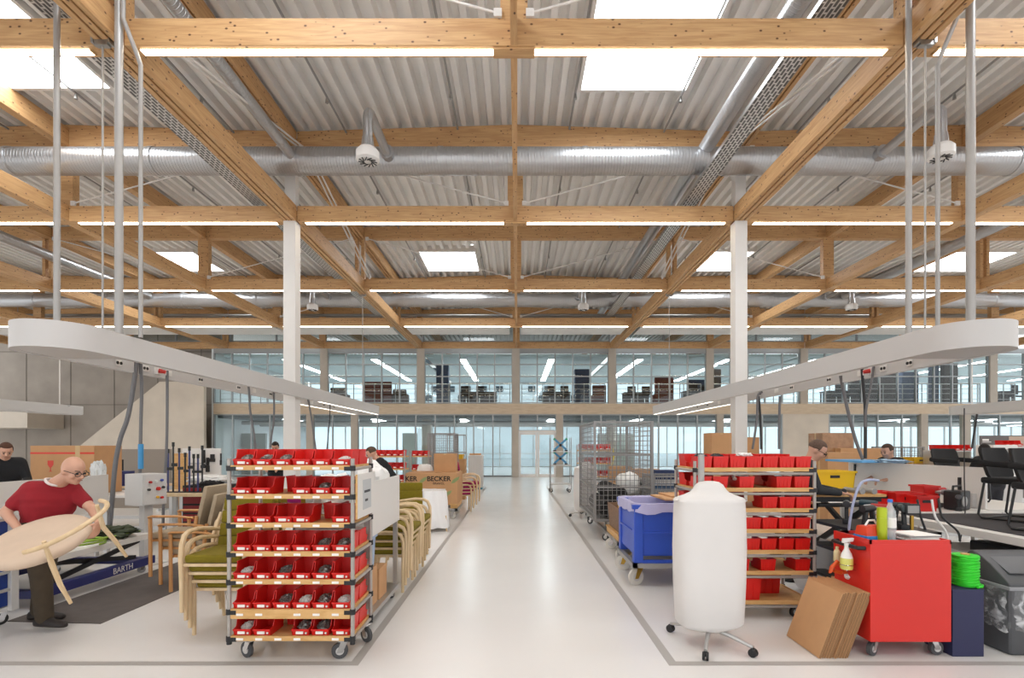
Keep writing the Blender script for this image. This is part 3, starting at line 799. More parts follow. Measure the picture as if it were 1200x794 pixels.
# ------------------------------------------------------------------ shared makers
def caster(par, x, y, zt, r, w=.03, ang=0, wm=None, fm=None, name='caster'):
    """swivel caster: fork child of thing, wheel sub-part"""
    fm = fm or M_chrome; wm = wm or M_rub
    off = r*.45; R = Matrix.Rotation(ang, 3, 'Z')
    def q(v): return Vector((x, y, 0)) + R @ Vector(v)
    f = MB()
    f.box(q((0, 0, zt-.006)), (.075*r/.06, .075*r/.06, .012), R)
    f.cyl(q((0, 0, zt-.012)), q((0, 0, 2*r+.005)), .02*r/.06, 12)
    for s in (-1, 1):
        pl = [(-.02*r/.06, 2*r+.01), (.03*r/.06, 2*r+.01), (-off+.02, r*.8), (-off-.025, r*.8)]
        b = MB().prism(pl, .004, 'Y', s*(w/2+.006)-.002)
        f.add([q(p) for p in b.v], b.f)
    f.box(q((0, 0, 2*r+.008)), (.05*r/.06, w+.02, .008), R)
    fo = f.build(name, fm, par, smooth=.5)
    c = Vector((-off, 0, r))
    wl = MB().cyl(q(c+Vector((0, -w/2, 0))), q(c+Vector((0, w/2, 0))), r, 24)
    wo = wl.build('wheel', wm, fo, bev=.006, smooth=.6)
    MB().cyl(q(c+Vector((0, -w/2-.004, 0))), q(c+Vector((0, w/2+.004, 0))), r*.5, 16).build('hub', M_greylt, fo)
    return fo

def make_bin(w=.143, d=.23, h=.125, lip=.05, name='parts_bin', lab='', loc=(0, 0, 0), m=None):
    m = m or M_red; t_ = .005
    t = T(name, lab, 'parts bin', loc)
    mb = MB(); k = .90
    def tw(z): return (w/2)*(k + (1-k)*min(1, z/h))
    # floor
    mb.bb(-w/2*k, w/2*k, .012, d-.01, 0, .006)
    # side walls: stepped profile, slightly leaning out
    prof = [(.014, 0), (.0, lip), (.045, lip+.012), (.07, h), (d, h), (d-.012, 0)]
    for s in (-1, 1):
        vs = []
        for y, z in prof: vs.append((s*tw(z), y, z))
        for y, z in prof: vs.append((s*(tw(z)-t_), y, z))
        n = len(prof)
        mb.add(vs, [(i, (i+1) % n, n+(i+1) % n, n+i) for i in range(n)] + [tuple(range(n)), tuple(range(2*n-1, n-1, -1))])
    def wall(ya, za, yb, zb, th):
        a, b = tw(za), tw(zb)
        mb.add([(-a, ya, za), (a, ya, za), (b, yb, zb), (-b, yb, zb), (-a, ya+th, za), (a, ya+th, za), (b, yb+th, zb), (-b, yb+th, zb)],
               [(0, 1, 2, 3), (4, 5, 6, 7), (0, 1, 5, 4), (3, 2, 6, 7), (0, 3, 7, 4), (1, 2, 6, 5)])
    wall(.014, 0, 0, lip, .005)                          # front lip
    wall(d-.014, 0, d-.004, h, .005)                     # back
    # rims
    for s in (-1, 1): mb.bb(s*w/2-.004, s*w/2+.004, .07, d, h-.01, h+.002)
    mb.bb(-w/2, w/2, d-.006, d+.004, h-.012, h+.002)
    mb.bb(-tw(lip), tw(lip), -.006, .006, lip-.006, lip+.002)
    for x in (-.25, 0, .25): mb.bb(w*x-.003, w*x+.003, d-.006, d+.0005, .01, h-.012)   # ribs on the back
    mb.build('body', m, t, smooth=0)
    MB().bb(-w*.22, w*.16, -.0045, .004, lip*.32, lip*.72).build('bin_label', M_label, t, smooth=0)
    MB().box((w*.3, .004, lip*.45), (.012, .012, .012)).build('clip', M_white, t, smooth=0)
    return t
M_screw = mat('zinc_screws', '#8e8c88', .35, .7, var=.5, scale=60)
def pile_mesh(seed, w, d, h, n=110):
    rr = random.Random(seed); mb = MB()
    mb.ell((0, 0, 0), (w/2, d/2, h*.8), 12, 8)
    for i in range(n):
        a = rr.uniform(0, 2*PI); q = math.sqrt(rr.random()); x = .93*w/2*q*math.cos(a); y = .93*d/2*q*math.sin(a)
        z = h*.8*math.sqrt(max(0, 1-q*q*.87))
        R = Euler((rr.uniform(-.7, .7), rr.uniform(-.7, .7), rr.uniform(0, 3))).to_matrix()
        mb.box((x, y, z), (rr.uniform(.014, .03), .005, .005), R)
        if i % 3 == 0: mb.box((x, y, z+.003), (.011, .011, .006), R)
    mb.v = [Vector((p.x, p.y, max(p.z, -.001))) for p in mb.v]
    return mb.mesh('loose_screws', 0, smooth=0)
PILES = [pile_mesh(s, .12, .17, .085) for s in (1, 2)]
for p in PILES: p.materials.append(M_screw)
M_foam = mat('white_fittings', '#d9d7d2', .6, var=.2, scale=40)
PILEW = pile_mesh(5, .12, .17, .07); PILEW.materials.append(M_foam)

def pipe_rack(name, lab, loc, w, d, zs, ztop, tall=(), back=False, label_edges=True, posts_to=None):
    t = T(name, lab, 'shelf trolley', loc)
    M_post = M_tube
    for sx in (-1, 1):
        for sy in (0, 1):
            x, y = sx*(w/2+.018), (0.012 if sy == 0 else d-.012)
            p = MB().cyl((x, y, .15), (x, y, ztop), .015, 14).build('post', M_post, t)
            MB().cyl((x, y, .14), (x, y, .165), .019, 12).build('end_cap', M_dark, p)
            for z in zs: MB().cyl((x, y, z-.035), (x, y, z+.005), .022, 12).box((x-sx*.03, y, z-.018), (.06, .034, .032)).build('joint', M_dark, p)
    for k, z in enumerate(zs):
        s = MB()
        s.bb(-w/2, w/2, .02, d-.02, z-.012, z)
        hh = .07 if k in tall else .034
        s.bb(-w/2, w/2, -.004, .016, z-hh+.006, z+.008)
        s.bb(-w/2, w/2, d-.016, d+.004, z-.03, z+.006)
        for sx in (-1, 1): s.bb(sx*w/2-.008, sx*w/2+.008, .016, d-.016, z-.03, z+.006)
        so = s.build('shelf', M_ply, t, smooth=0)
        MB().cyl((-w/2, .012, z-.05), (w/2, .012, z-.05), .014, 10).build('crossbar', M_post, so) if back else None
        for sx in (-1, 1): MB().cyl((sx*(w/2+.018), .01, z-.022), (sx*(w/2+.018), d-.01, z-.022), .013, 10).build('side_rail', M_post, so)
        if label_edges:
            for i in range(6):
                if (k, i) in ((5, 2), (6, 4)): continue
                x = -w/2+.07+i*(w-.12)/5.4
                MB().bb(x-.026, x+.026, -.007, -.003, z-hh/2-.006, z-hh/2+.011).build('shelf_label', M_label, so, smooth=0)
    return t
M_tube = mat('coated_tube', '#a8a29b', .4, .2)

# ------------------------------------------------------------------ bin rack at the aisle, olive-chair side
RKX, RKY, RKW, RKD = CAMX-1.715, 3.87, .90, .50
ZS = [zat(y, 3.87)+.012 for y in (548, 581.7, 615.3, 649, 681.7, 716.5, 748)]
rackA = pipe_rack('bin_rack', 'wheeled rack of seven plywood shelves full of red bins, beside the olive chairs', (RKX, RKY, 0), RKW, RKD, ZS, zat(537, 3.87), tall=(5,))
caster(rackA, -.36, .1, .15, .062, ang=-.5); caster(rackA, .37, .1, .15, .062, ang=.35, fm=M_steel)
caster(rackA, -.4, RKD-.06, .15, .062, ang=PI); caster(rackA, .43, RKD-.06, .15, .062, ang=PI*.8)
b0 = make_bin(loc=(0, -20, 0))
SHN = ['top shelf', 'second shelf down', 'third shelf down', 'fourth shelf down', 'fifth shelf down', 'sixth shelf down', 'bottom shelf']
rowpos = [[0, 1, 2, 3, 4, 5], [0, 1, 3, 4, 5], [0, 1, 2.08, 3.0, 5], [0, 1, 2, 3, 4, 5], [0, 1, 2, 3, 4, 5], [0, 1, 2, 3, 4, 5], [0, 1, 2.95, 3.95, 5]]
fill = {(0, 0): 0, (0, 1): 1, (0, 2): 0, (0, 5): 2, (1, 3): 0, (3, 4): 1, (3, 5): 0, (4, 0): 2, (4, 2): 1, (4, 4): 0, (5, 2): 1, (5, 3): 2, (5, 4): 0, (5, 5): 2, (6, 0): 2, (6, 2): 0, (6, 3): 1}
used = False
def place_bin(loc, rz, lab, grp, src=None):
    global used
    if not used:
        b0.location = loc; b0.rotation_euler = (0, 0, rz); b0['label'] = lab; b0['group'] = grp; used = True; return b0
    return dup(b0, loc, rz, lab, grp)
for k, z in enumerate(ZS):
    for i, u in enumerate(rowpos[k]):
        x = RKX - RKW/2 + .075 + u*.150
        c = fill.get((k, i))
        st = 'empty red bin' if c is None else 'red bin of white fittings' if c == 2 else 'red bin of loose screws'
        place_bin((x, RKY+.016, z+.0015), 0, f'{st}, {ORD[i]} from olive chairs, {SHN[k]}, aisle bin rack', 'red bins on the aisle bin rack')
        if c is not None:
            link('loose_screws', PILEW if c == 2 else PILES[c], None, None, (x, RKY+.016+.115, z+.012), label=f'{"white fittings" if c == 2 else "loose grey screws"} in {ORD[i]} bin from olive chairs, {SHN[k]}, aisle rack', cat='hardware', group='hardware in the aisle rack bins', kind='stuff')
    for u in (5, *([2] if k in (1, 6) else []), *([4] if k == 2 else [])):
        x = RKX - RKW/2 + .075 + u*.150
        place_bin((x, RKY+RKD-.012, z+.0015), PI, f'red bin facing away, {"aisle end" if u == 5 else "behind the gap"} of {SHN[k]}, aisle rack', 'red bins on the aisle bin rack')
# magenta note and yellow card under the second shelf
o = MB().box((RKX-.11, RKY+.3, ZS[1]-.068), (.2, .004, .05)).build('hanging_card', mat('mustard_card', '#a8922a', .8), label='mustard card hanging under the second shelf of aisle bin rack', cat='card', smooth=0)
MB().box((RKX-.1, RKY+.297, ZS[1]-.068), (.11, .003, .046)).build('note', mat('magenta_note', '#c02a8c', .7), o, smooth=0)
# sign board on the rack's end
sx = RKX+RKW/2+.04
sg = T('rack_sign', 'white sign board with grey paper sheet on the aisle end of bin rack', 'sign', (sx, RKY+.26, ZS[2]))
MB().bb(0, .012, -.24, .24, .03, .37).build('board', M_screen, sg, smooth=0)
MB().bb(-.002, .013, -.245, -.24, .03, .37).build('edge', M_ply, sg, smooth=0)
pp = MB().bb(.0122, .0135, -.1, .12, .085, .32).build('paper_sheet', mat('grey_sheet', '#bdbfc0', .8), sg, smooth=0)
MB().bb(.0137, .0142, -.07, .09, .215, .235).bb(.0137, .0142, -.05, .03, .145, .165).build('text_line', M_ink, pp, smooth=0)
for y in (-.2, .2): MB().bb(-.03, 0, y-.012, y+.012, .3, .33).build('bracket', M_dark, sg, smooth=0)

# ------------------------------------------------------------------ crumpled plastic
from mathutils import noise as mnoise
M_wrap = mat('white_plastic_film', '#ecebe8', .35, var=.03, scale=4, bump=.25, bscale=9)
def crumple(c, r, seed, amp=.12, n=40, m=26, pw=2.6, freq=3.0):
    mb = MB().ell((0, 0, 0), (1, 1, 1), n, m)
    out = []
    for p in mb.v:
        q = p.normalized() if p.length > 1e-6 else Vector((0, 0, 1))
        s = (abs(q.x)**pw+abs(q.y)**pw+abs(q.z)**pw)**(-1/pw)
        nn = mnoise.noise(q*freq+Vector((seed, 0, 0))); n2 = abs(mnoise.noise(q*freq*2.3+Vector((0, seed, 0))))
        f = s*(1+amp*nn+amp*.8*n2-amp*.4)
        out.append(Vector(c)+Vector((q.x*f*r[0], q.y*f*r[1], q.z*f*r[2])))
    mb.v = out
    return mb

# ------------------------------------------------------------------ trolley with the white side panel
tx0, tx1, ty0, ty1 = CAMX-1.98, CAMX-1.29, 4.52, 5.62
tr = T('assembly_trolley', 'aluminium trolley with white side panel facing the aisle, behind red bin rack', 'trolley', ((tx0+tx1)/2, (ty0+ty1)/2, 0))
hw, hd = (tx1-tx0)/2, (ty1-ty0)/2
for sx_ in (-1, 1):
    for sy_ in (-1, 1):
        MB().bb(sx_*(hw-.04)-.022, sx_*(hw-.04)+.022, sy_*(hd-.025)-.022, sy_*(hd-.025)+.022, .14, 1.3).build('post', M_alu, tr, smooth=0)
        caster(tr, sx_*(hw-.06), sy_*(hd-.08), .1, .045, ang=1.2*sx_, wm=M_dark)
MB().bb(-hw, hw, -hd, hd, .10, .14).build('base', M_alu, tr, smooth=0)
MB().bb(-hw, hw-.02, -hd, hd, .9, .93).build('tabletop', M_greylt, tr, smooth=0)
MB().bb(hw-.018, hw, -hd, hd, .83, 1.32).build('side_panel', M_screen, tr, bev=.003, smooth=0)
MB().bb(-hw, -hw+.02, -hd, hd, .83, 1.32).build('side_panel', M_screen, tr, bev=.003, smooth=0)
crumple((tx1-.2, 5.22, 1.24), (.19, .28, .25), 1.3, .22, freq=1.8).build('plastic_bag', M_wrap, label='white plastic-wrapped bundle on the trolley, towards the aisle', cat='bag', group='wrapped bundles on the panelled trolley')
crumple((tx1-.42, 4.85, 1.15), (.2, .24, .225), 4.3, .2).build('plastic_bag', M_wrap, label='lower white wrapped bundle on the trolley, next to the bin rack', cat='bag', group='wrapped bundles on the panelled trolley')
crumple((tx0+.16, 5.0, 1.05), (.14, .3, .115), 9.1, .2).build('plastic_bag', M_wrap, label='small white wrapped bundle on the trolley away from the aisle', cat='bag', group='wrapped bundles on the panelled trolley')
# crate and boxes on the trolley base
M_crate = mat('blue_grey_crate', '#9fb2cc', .5)
def crate(name, lab, loc, w, d, h, m, cat='crate', rz=0, rim=True, open_=True, th=.012):
    t = T(name, lab, cat, loc, rz)
    mb = MB(); k = .93
    def wl(x0, y0, x1, y1):
        v = []
        for (x, y) in ((x0, y0), (x1, y1)):
            for z, s in ((0, k), (h, 1)): v.append(Vector((x*s, y*s, z)))
        n = Vector((y1-y0, x0-x1, 0)).normalized()*-th
        vs = [v[0], v[2], v[3], v[1]]; vs += [p+n for p in vs]
        mb.add(vs, [(0, 1, 2, 3), (7, 6, 5, 4), (0, 1, 5, 4), (1, 2, 6, 5), (2, 3, 7, 6), (3, 0, 4, 7)])
    wl(-w/2, -d/2, w/2, -d/2); wl(w/2, -d/2, w/2, d/2); wl(w/2, d/2, -w/2, d/2); wl(-w/2, d/2, -w/2, -d/2)
    mb.bb(-w/2*k, w/2*k, -d/2*k, d/2*k, 0, .012)
    b = mb.build('body', m, t, smooth=0)
    if rim:
        r = MB(); e = .014
        r.bb(-w/2-e, w/2+e, -d/2-e, -d/2+.004, h-.025, h).bb(-w/2-e, w/2+e, d/2-.004, d/2+e, h-.025, h).bb(-w/2-e, -w/2+.004, -d/2, d/2, h-.025, h).bb(w/2-.004, w/2+e, -d/2, d/2, h-.025, h)
        r.build('rim', m, t, smooth=0)
        if w > .25:
            MB().bb(-.06, .06, -d/2-.006, -d/2+.006, h-.09, h-.055).build('handle_slot', M_dark, t, smooth=0)
    return t
def cbox(lab, loc, w, d, h, rz=0, m=None, tape=True, flaps=False, name='cardboard_box', group=None):
    t = T(name, lab, 'box', loc, rz, group); m = m or M_card
    MB().box((0, 0, h/2), (w, d, h)).build('carton', m, t, bev=.004, smooth=0)
    if tape:
        MB().bb(-.025, .025, -d/2-.001, d/2+.001, h-.03, h+.0012).build('tape', mat('parcel_tape', '#c9a878', .3), t, smooth=0)
    if flaps:
        for s in (-1, 1): MB().box((s*(w/2+.1), 0, h-.03), (.24, d*.98, .006), (0, s*.35, 0)).build('flap', m, t, smooth=0)
    return t
crate('storage_crate', 'blue-grey crate standing on two boxes under the white trolley panel', (tx1-.26, 4.72, .505), .4, .34, .3, M_crate)
cbox('cardboard box on the trolley base under the blue-grey crate', (tx1-.24, 4.74, .1415), .36, .4, .36)
cbox('smaller cardboard box on the trolley base, behind the one with the crate', (tx1-.2, 5.12, .1415), .3, .28, .3)

# ------------------------------------------------------------------ armchairs
M_olive = mat('olive_felt', '#75670c', .95, var=.08, scale=30, bump=.1, bscale=200)
M_beige = mat('beige_felt', '#a8977f', .95, var=.06, scale=30, bump=.1, bscale=200)
M_pink = mat('magenta_felt', '#a3235e', .95, var=.06, scale=30)
M_oak = wood_mat('oak_frame', '#b98049', '#cf9a62', stretch=(1, 1, .12), scale=14, rough=.45)
def make_armchair(lab, fab, wd, loc=(0, 0, 0), W=.57, D=.5, sh=.46, arm=.67, bh=.92, seams=4, curve=True):
    """front = -Y; origin between front legs on the floor"""
    t = T('armchair', lab, 'armchair', loc)
    s = MB().box((0, D/2-.02, sh-.012), (W-.1, D-.01, .068))
    s.build('seat', fab, t, bev=.028, seg=3, smooth=.9)
    # backrest, gently reclined with stitched ribs
    bk = MB(); n = seams; z0 = sh-.02; y0 = D-.03
    seg = (bh-z0)/n
    for i in range(n):
        za = z0+seg*i; yc = y0+.06*((i+.5)/n)**1.2*2.2
        bk.box((0, yc, za+seg/2), (W-.11, .046, seg*1.02), (-.22, 0, 0))
    bk.build('backrest', fab, t, bev=.014, seg=2, smooth=.9)
    f = MB()
    f.bb(-W/2+.03, W/2-.03, .0, .03, sh-.075, sh-.05).bb(-W/2+.03, W/2-.03, D-.05, D-.02, sh-.075, sh-.05)
    for q in (-1, 1): f.bb(q*(W/2-.065)-.014, q*(W/2-.065)+.014, .02, D-.03, sh-.075, sh-.05)
    f.build('seat_rail', wd, t, smooth=0)
    for q in (-1, 1):
        x = q*(W/2-.018)
        if curve:
            pts = [(x, .012, 0), (x, .008, .3), (x, .0, sh), (x-q*.004, .006, arm-.1), (x-q*.006, .035, arm-.035), (x-q*.008, .09, arm-.006), (x-q*.01, .2, arm), (x-q*.02, .38, arm-.025), (x-q*.03, D+.0, arm-.05)]
            MB().tube(pts, [.017, .02, .022, .022, .022, .02, .019, .018, .016], 8, flat=(1.0, 1.0)).build('armrest', wd, t)
            MB().tube([(x+q*.032, D+.02, 0), (x+q*.03, D-.02, sh-.1), (x+q*.02, D-.0, arm-.09), (x-q*.03, D+.03, arm+.1)], [.015, .02, .018, .014], 8).build('leg', wd, t)
        else:
            MB().tube([(x, .012, 0), (x, .008, arm-.02)], .02, 8).build('leg', wd, t)
            MB().tube([(x, -.01, arm-.012), (x, .02, arm), (x, .3, arm), (x, D-.02, arm-.02)], [.018, .021, .021, .018], 8, flat=(1.2, .7)).build('armrest', wd, t)
            MB().tube([(x, D+.03, 0), (x-q*.01, D-.03, sh-.08), (x-q*.02, D+.0, arm)], [.017, .021, .019], 8).build('leg', wd, t)
    return t
def stack(src, n, loc, rz, step, name, grp):
    R = Matrix.Rotation(rz, 3, 'Z'); out = []
    pos = ['bottom chair', 'second chair up', 'third chair up', 'fourth chair up', 'fifth chair up']
    for i in range(n):
        p = Vector(loc) + R @ Vector((0, -step[0]*i, step[1]*i))
        lab = f'{name}, {pos[i] if i < n-1 else "topmost chair"} of the stack'
        if i == 0 and src.get('fresh'):
            src.location = p; src.rotation_euler = (0, 0, rz); src['label'] = lab; src['group'] = grp; src['fresh'] = 0; out.append(src)
        else: out.append(dup(src, p, rz, lab, grp))
    return out
ol = make_armchair('x', M_olive, M_birch, bh=.9); ol['fresh'] = 1
s1 = stack(ol, 4, (-2.50, 4.44, 0), 0, (.055, .083), 'olive armchair with pale frame beside the aisle bin rack', 'olive chairs stacked by the bin rack')
top = s1[-1]
MB().bb(-.13, .13, -.1, .1, 0, .003).build('paper_sheet', M_label, loc=top.location+Vector((.02, .2, .463)), rot=(0, 0, .4), label='white paper lying on the topmost olive chair', cat='paper', smooth=0)
stack(ol, 3, (-3.02, 5.75, 0), .15, (.055, .083), 'olive armchair behind the stack nearest the bin rack', 'olive chairs stacked behind others')
stack(ol, 4, (CAMX-1.27, 6.0, 0), PI/2, (.03, .083), 'olive armchair facing the aisle, beside the panelled trolley', 'olive chairs stacked along the aisle')
stack(ol, 4, (CAMX-1.27, 6.68, 0), PI/2, (.03, .083), 'olive armchair facing the aisle, beside the wrapped chair', 'olive chairs stacked along the aisle by the wrapped chair')
be = make_armchair('x', M_beige, M_oak, W=.58, bh=1.0, seams=1, curve=False); be['fresh'] = 1
stack(be, 3, (-3.86, 6.0, 0), -PI/2+.05, (.11, .09), 'beige armchair with oak frame near the dark mat', 'beige chairs stacked by the dark mat')

# olive swivel chair
sw = T('swivel_chair', 'olive high-back swivel chair behind the stacked chairs along the aisle', 'office chair', (-1.62, 7.75, 0), .2)
MB().box((0, 0, .5), (.5, .5, .09)).build('seat', M_olive, sw, bev=.03, smooth=.9)
bk = MB()
for i in range(4): bk.box((0, .24+.01*i, .62+.125*i), (.46, .07, .13))
bk.build('backrest', M_olive, sw, bev=.02, smooth=.9)
MB().cyl((0, 0, .1), (0, 0, .46), .028, 12).build('gas_column', M_chrome, sw)
for a in range(5):
    c, s_ = math.cos(a*1.2566+.3), math.sin(a*1.2566+.3)
    l = MB().tube([(0, 0, .12), (.3*c, .3*s_, .075)], [.026, .016], 8).build('leg', M_dark, sw)
    MB().cyl((.3*c-.025*s_, .3*s_+.025*c, .028), (.3*c+.025*s_, .3*s_-.025*c, .028), .028, 14).build('wheel', M_dark, l)

# ------------------------------------------------------------------ plastic-covered chair
def sheet_cover(seed, w, d, h, bh):
    """loose film over a small armchair: shell following seat + back"""
    mb = MB(); n = 44; m = 20; rings = []
    for j in range(m+1):
        v = j/m; z = .07 + (h-.07)*v; ring = []
        for i in range(n):
            a = 2*PI*i/n; c, s = math.cos(a), math.sin(a); pw = 5
            q = (abs(c)**pw+abs(s)**pw)**(-1/pw)
            x = w/2*q*c*(1-.16*v); y = d/2*q*s*(1-.08*v) + .08*v
            fold = .06*(1-v*.6)*mnoise.noise(Vector((c*3.1+seed, s*3.1, z*2))) + .03*math.sin(a*7+z*5+seed)*(1-v*.6)
            ring.append(Vector((x*(1+fold*2.2), y*(1+fold*2.2), z+.02*mnoise.noise(Vector((c*2, s*2, seed))))))
        rings.append(ring)
    for k in (.75, .4, .1):
        rings.append([Vector((p.x*k, (p.y-.08)*k+.08, rings[m][0].z*0+h+.012*(1-k)+.01*mnoise.noise(Vector((p.x*9, p.y*9, seed))))) for p in rings[m]])
    return mb.loft(rings)
M_film = mat('milky_film', '#eeeceb', .25, bump=.5, bscale=7)
cv = T("wrapped_chair", "chair covered with white plastic film, in front of the printed carton", "chair", (xat(507, 9.8), 9.95, 0), .25)
sheet_cover(2.0, .56, .6, .77, 0).build('plastic_cover', M_film, cv, smooth=1.2)
for sx_ in (-1, 1):
    for sy_ in (-1, 1): MB().cyl((sx_*.22, sy_*.24, 0), (sx_*.2, sy_*.22, .3), .016, 8, .02).build('leg', M_birch, cv)
MB().bb(-.2, .2, -.2, .2, .42, .47).build('seat', M_beige, cv, smooth=0)

# ------------------------------------------------------------------ printed carton on a dolly with pink chairs behind
def text_mesh(body, size, m, name, parent, loc, rot, ext=.001, bold=.0):
    cu = bpy.data.curves.new(name, 'FONT'); cu.body = body; cu.size = size; cu.extrude = ext; cu.align_x = 'CENTER'; cu.align_y = 'CENTER'; cu.offset = bold
    tmp = bpy.data.objects.new(name, cu); COL.objects.link(tmp)
    dg = bpy.context.evaluated_depsgraph_get()
    me = bpy.data.meshes.new_from_object(tmp.evaluated_get(dg)); me.name = name
    bpy.data.objects.remove(tmp)
    me.materials.clear()
    return link(name, me, m, parent, loc, rot)
Yb = 11.3; bx0, bx1 = xat(475, Yb), xat(536, Yb)
def dolly(lab, x0, x1, y0, y1, z, r, wm, top=None, m=None, name='dolly', thick=.05):
    t = T(name, lab, 'dolly', ((x0+x1)/2, (y0+y1)/2, 0)); hw, hd = (x1-x0)/2, (y1-y0)/2; m = m or M_grey
    f = MB().bb(-hw, hw, -hd, -hd+.06, z-thick, z).bb(-hw, hw, hd-.06, hd, z-thick, z).bb(-hw, -hw+.06, -hd, hd, z-thick, z).bb(hw-.06, hw, -hd, hd, z-thick, z).bb(-hw, hw, -.03, .03, z-thick, z-.005)
    f.build('frame', m, t, smooth=0)
    for sx in (-1, 1):
        for sy in (-1, 1): caster(t, sx*(hw-.1), sy*(hd-.12), z-thick, r, .04, ang=.4*sx*sy, wm=wm, fm=M_brass if top == 'brass' else M_chrome)
    return t
M_brass = mat('zinc_gold', '#a8853a', .3, .9)
M_whitewheel = mat('polyamide_wheel', '#d6d1c8', .5)
dolly('steel dolly with white wheels under the printed carton', bx0+.05, bx1, Yb, Yb+1.15, .24, .085, M_whitewheel)
pl = T('wooden_pallet', 'wooden pallet between the printed carton and its dolly', 'pallet', ((bx0+bx1)/2, Yb+.55, .2415))
pw = (bx1-bx0)/2
for k in range(3): MB().bb(-pw+.02+k*(pw-.09), -pw+.16+k*(pw-.09), -.5, .5, 0, .08).build('block', M_ply, pl, smooth=0)
MB().bb(-pw, pw, -.52, .52, .08, .1).build('deck', M_ply, pl, smooth=0)
h = zat(554, Yb)-.345
bo = cbox('large brown carton printed with dark company name and green leaf, on dolly by the aisle', ((bx0+bx1)/2, Yb+.53, .3435), bx1-bx0, 1.0, h, tape=False, name='printed_carton')
M_print = mat('dark_print', '#2e2a26', .8); M_leaf = mat('green_print', '#8d9c68', .8)
for k, (px, py, sz) in enumerate(((514, 561, 1), (481.5, 561, 1), (505, 577, 1))):
    lx = xat(px, Yb)-(bx0+bx1)/2; lz = zat(py, Yb)-.3435
    if k == 1: lx += .0
    text_mesh('BECKER' if k != 1 else 'KER', .15, M_print, 'lettering', bo, (lx, -.502, lz), (PI/2, 0, 0), .0008, .004)
    text_mesh('BRAKEL' if k != 1 else 'KEL', .075, M_print, 'lettering', bo, (lx, -.502, lz-.1), (PI/2, 0, 0), .0008)
    lf = lx+(.36 if k != 1 else .26)
    MB().prism([(-.09, -.06), (-.02, -.05), (.07, .02), (.1, .09), (.02, .07), (-.05, .02)], .0016, 'Y', 0).build('leaf_emblem', M_leaf, bo, loc=(lf, -.5015, lz-.04), smooth=0)
cbox('smaller open carton standing on the printed carton', (xat(523, 12.0), 11.95, .3435+h+.0015), .5, .4, zat(526, 11.75)-.345-h if False else .42, flaps=False)
# magenta upholstered chairs leaning behind the carton
pk = make_armchair('x', M_pink, M_birch, W=.5, D=.46, bh=.98, seams=1); pk['fresh'] = 1
stack(pk, 4, (CAMX-1.18, 12.9, 0), PI/2+.2, (.07, .083), 'magenta armchair behind the printed carton', 'magenta chairs stacked along the aisle')

# grey cabinet beside the aisle, further back
Yg = 18.9
gc = T('grey_cabinet', 'pale grey sliding-door cabinet standing far along the aisle', 'cabinet', (xat(557, Yg), Yg+.3, 0))
wg = xat(566, Yg)-xat(549, Yg); hg = zat(534, Yg)
MB().bb(-wg/2, wg/2, -.3, .3, .08, hg).build('body', M_greylt, gc, bev=.01, smooth=0)
MB().bb(-wg/2-.02, wg/2+.02, -.32, .32, hg, hg+.03).build('cabinet_top', M_white, gc, smooth=0)
MB().bb(-wg/2+.02, wg/2-.02, -.28, .28, 0, .08).build('plinth', mat('teal_plinth', '#4a7f92', .5), gc, smooth=0)
for s in (-1, 1): MB().bb(min(0, s*(wg/2-.02)), max(0, s*(wg/2-.02)), -.312, -.3, .1, hg-.03).build('door', M_greylt, gc, bev=.006, smooth=0)
for k, px in enumerate((553, 560)): cbox(f'small flat cardboard box on the pale grey cabinet, {"nearer the carton" if k == 0 else "nearer the aisle"}', (xat(px, Yg), Yg+.25, hg+.0315), .2, .25, .06)

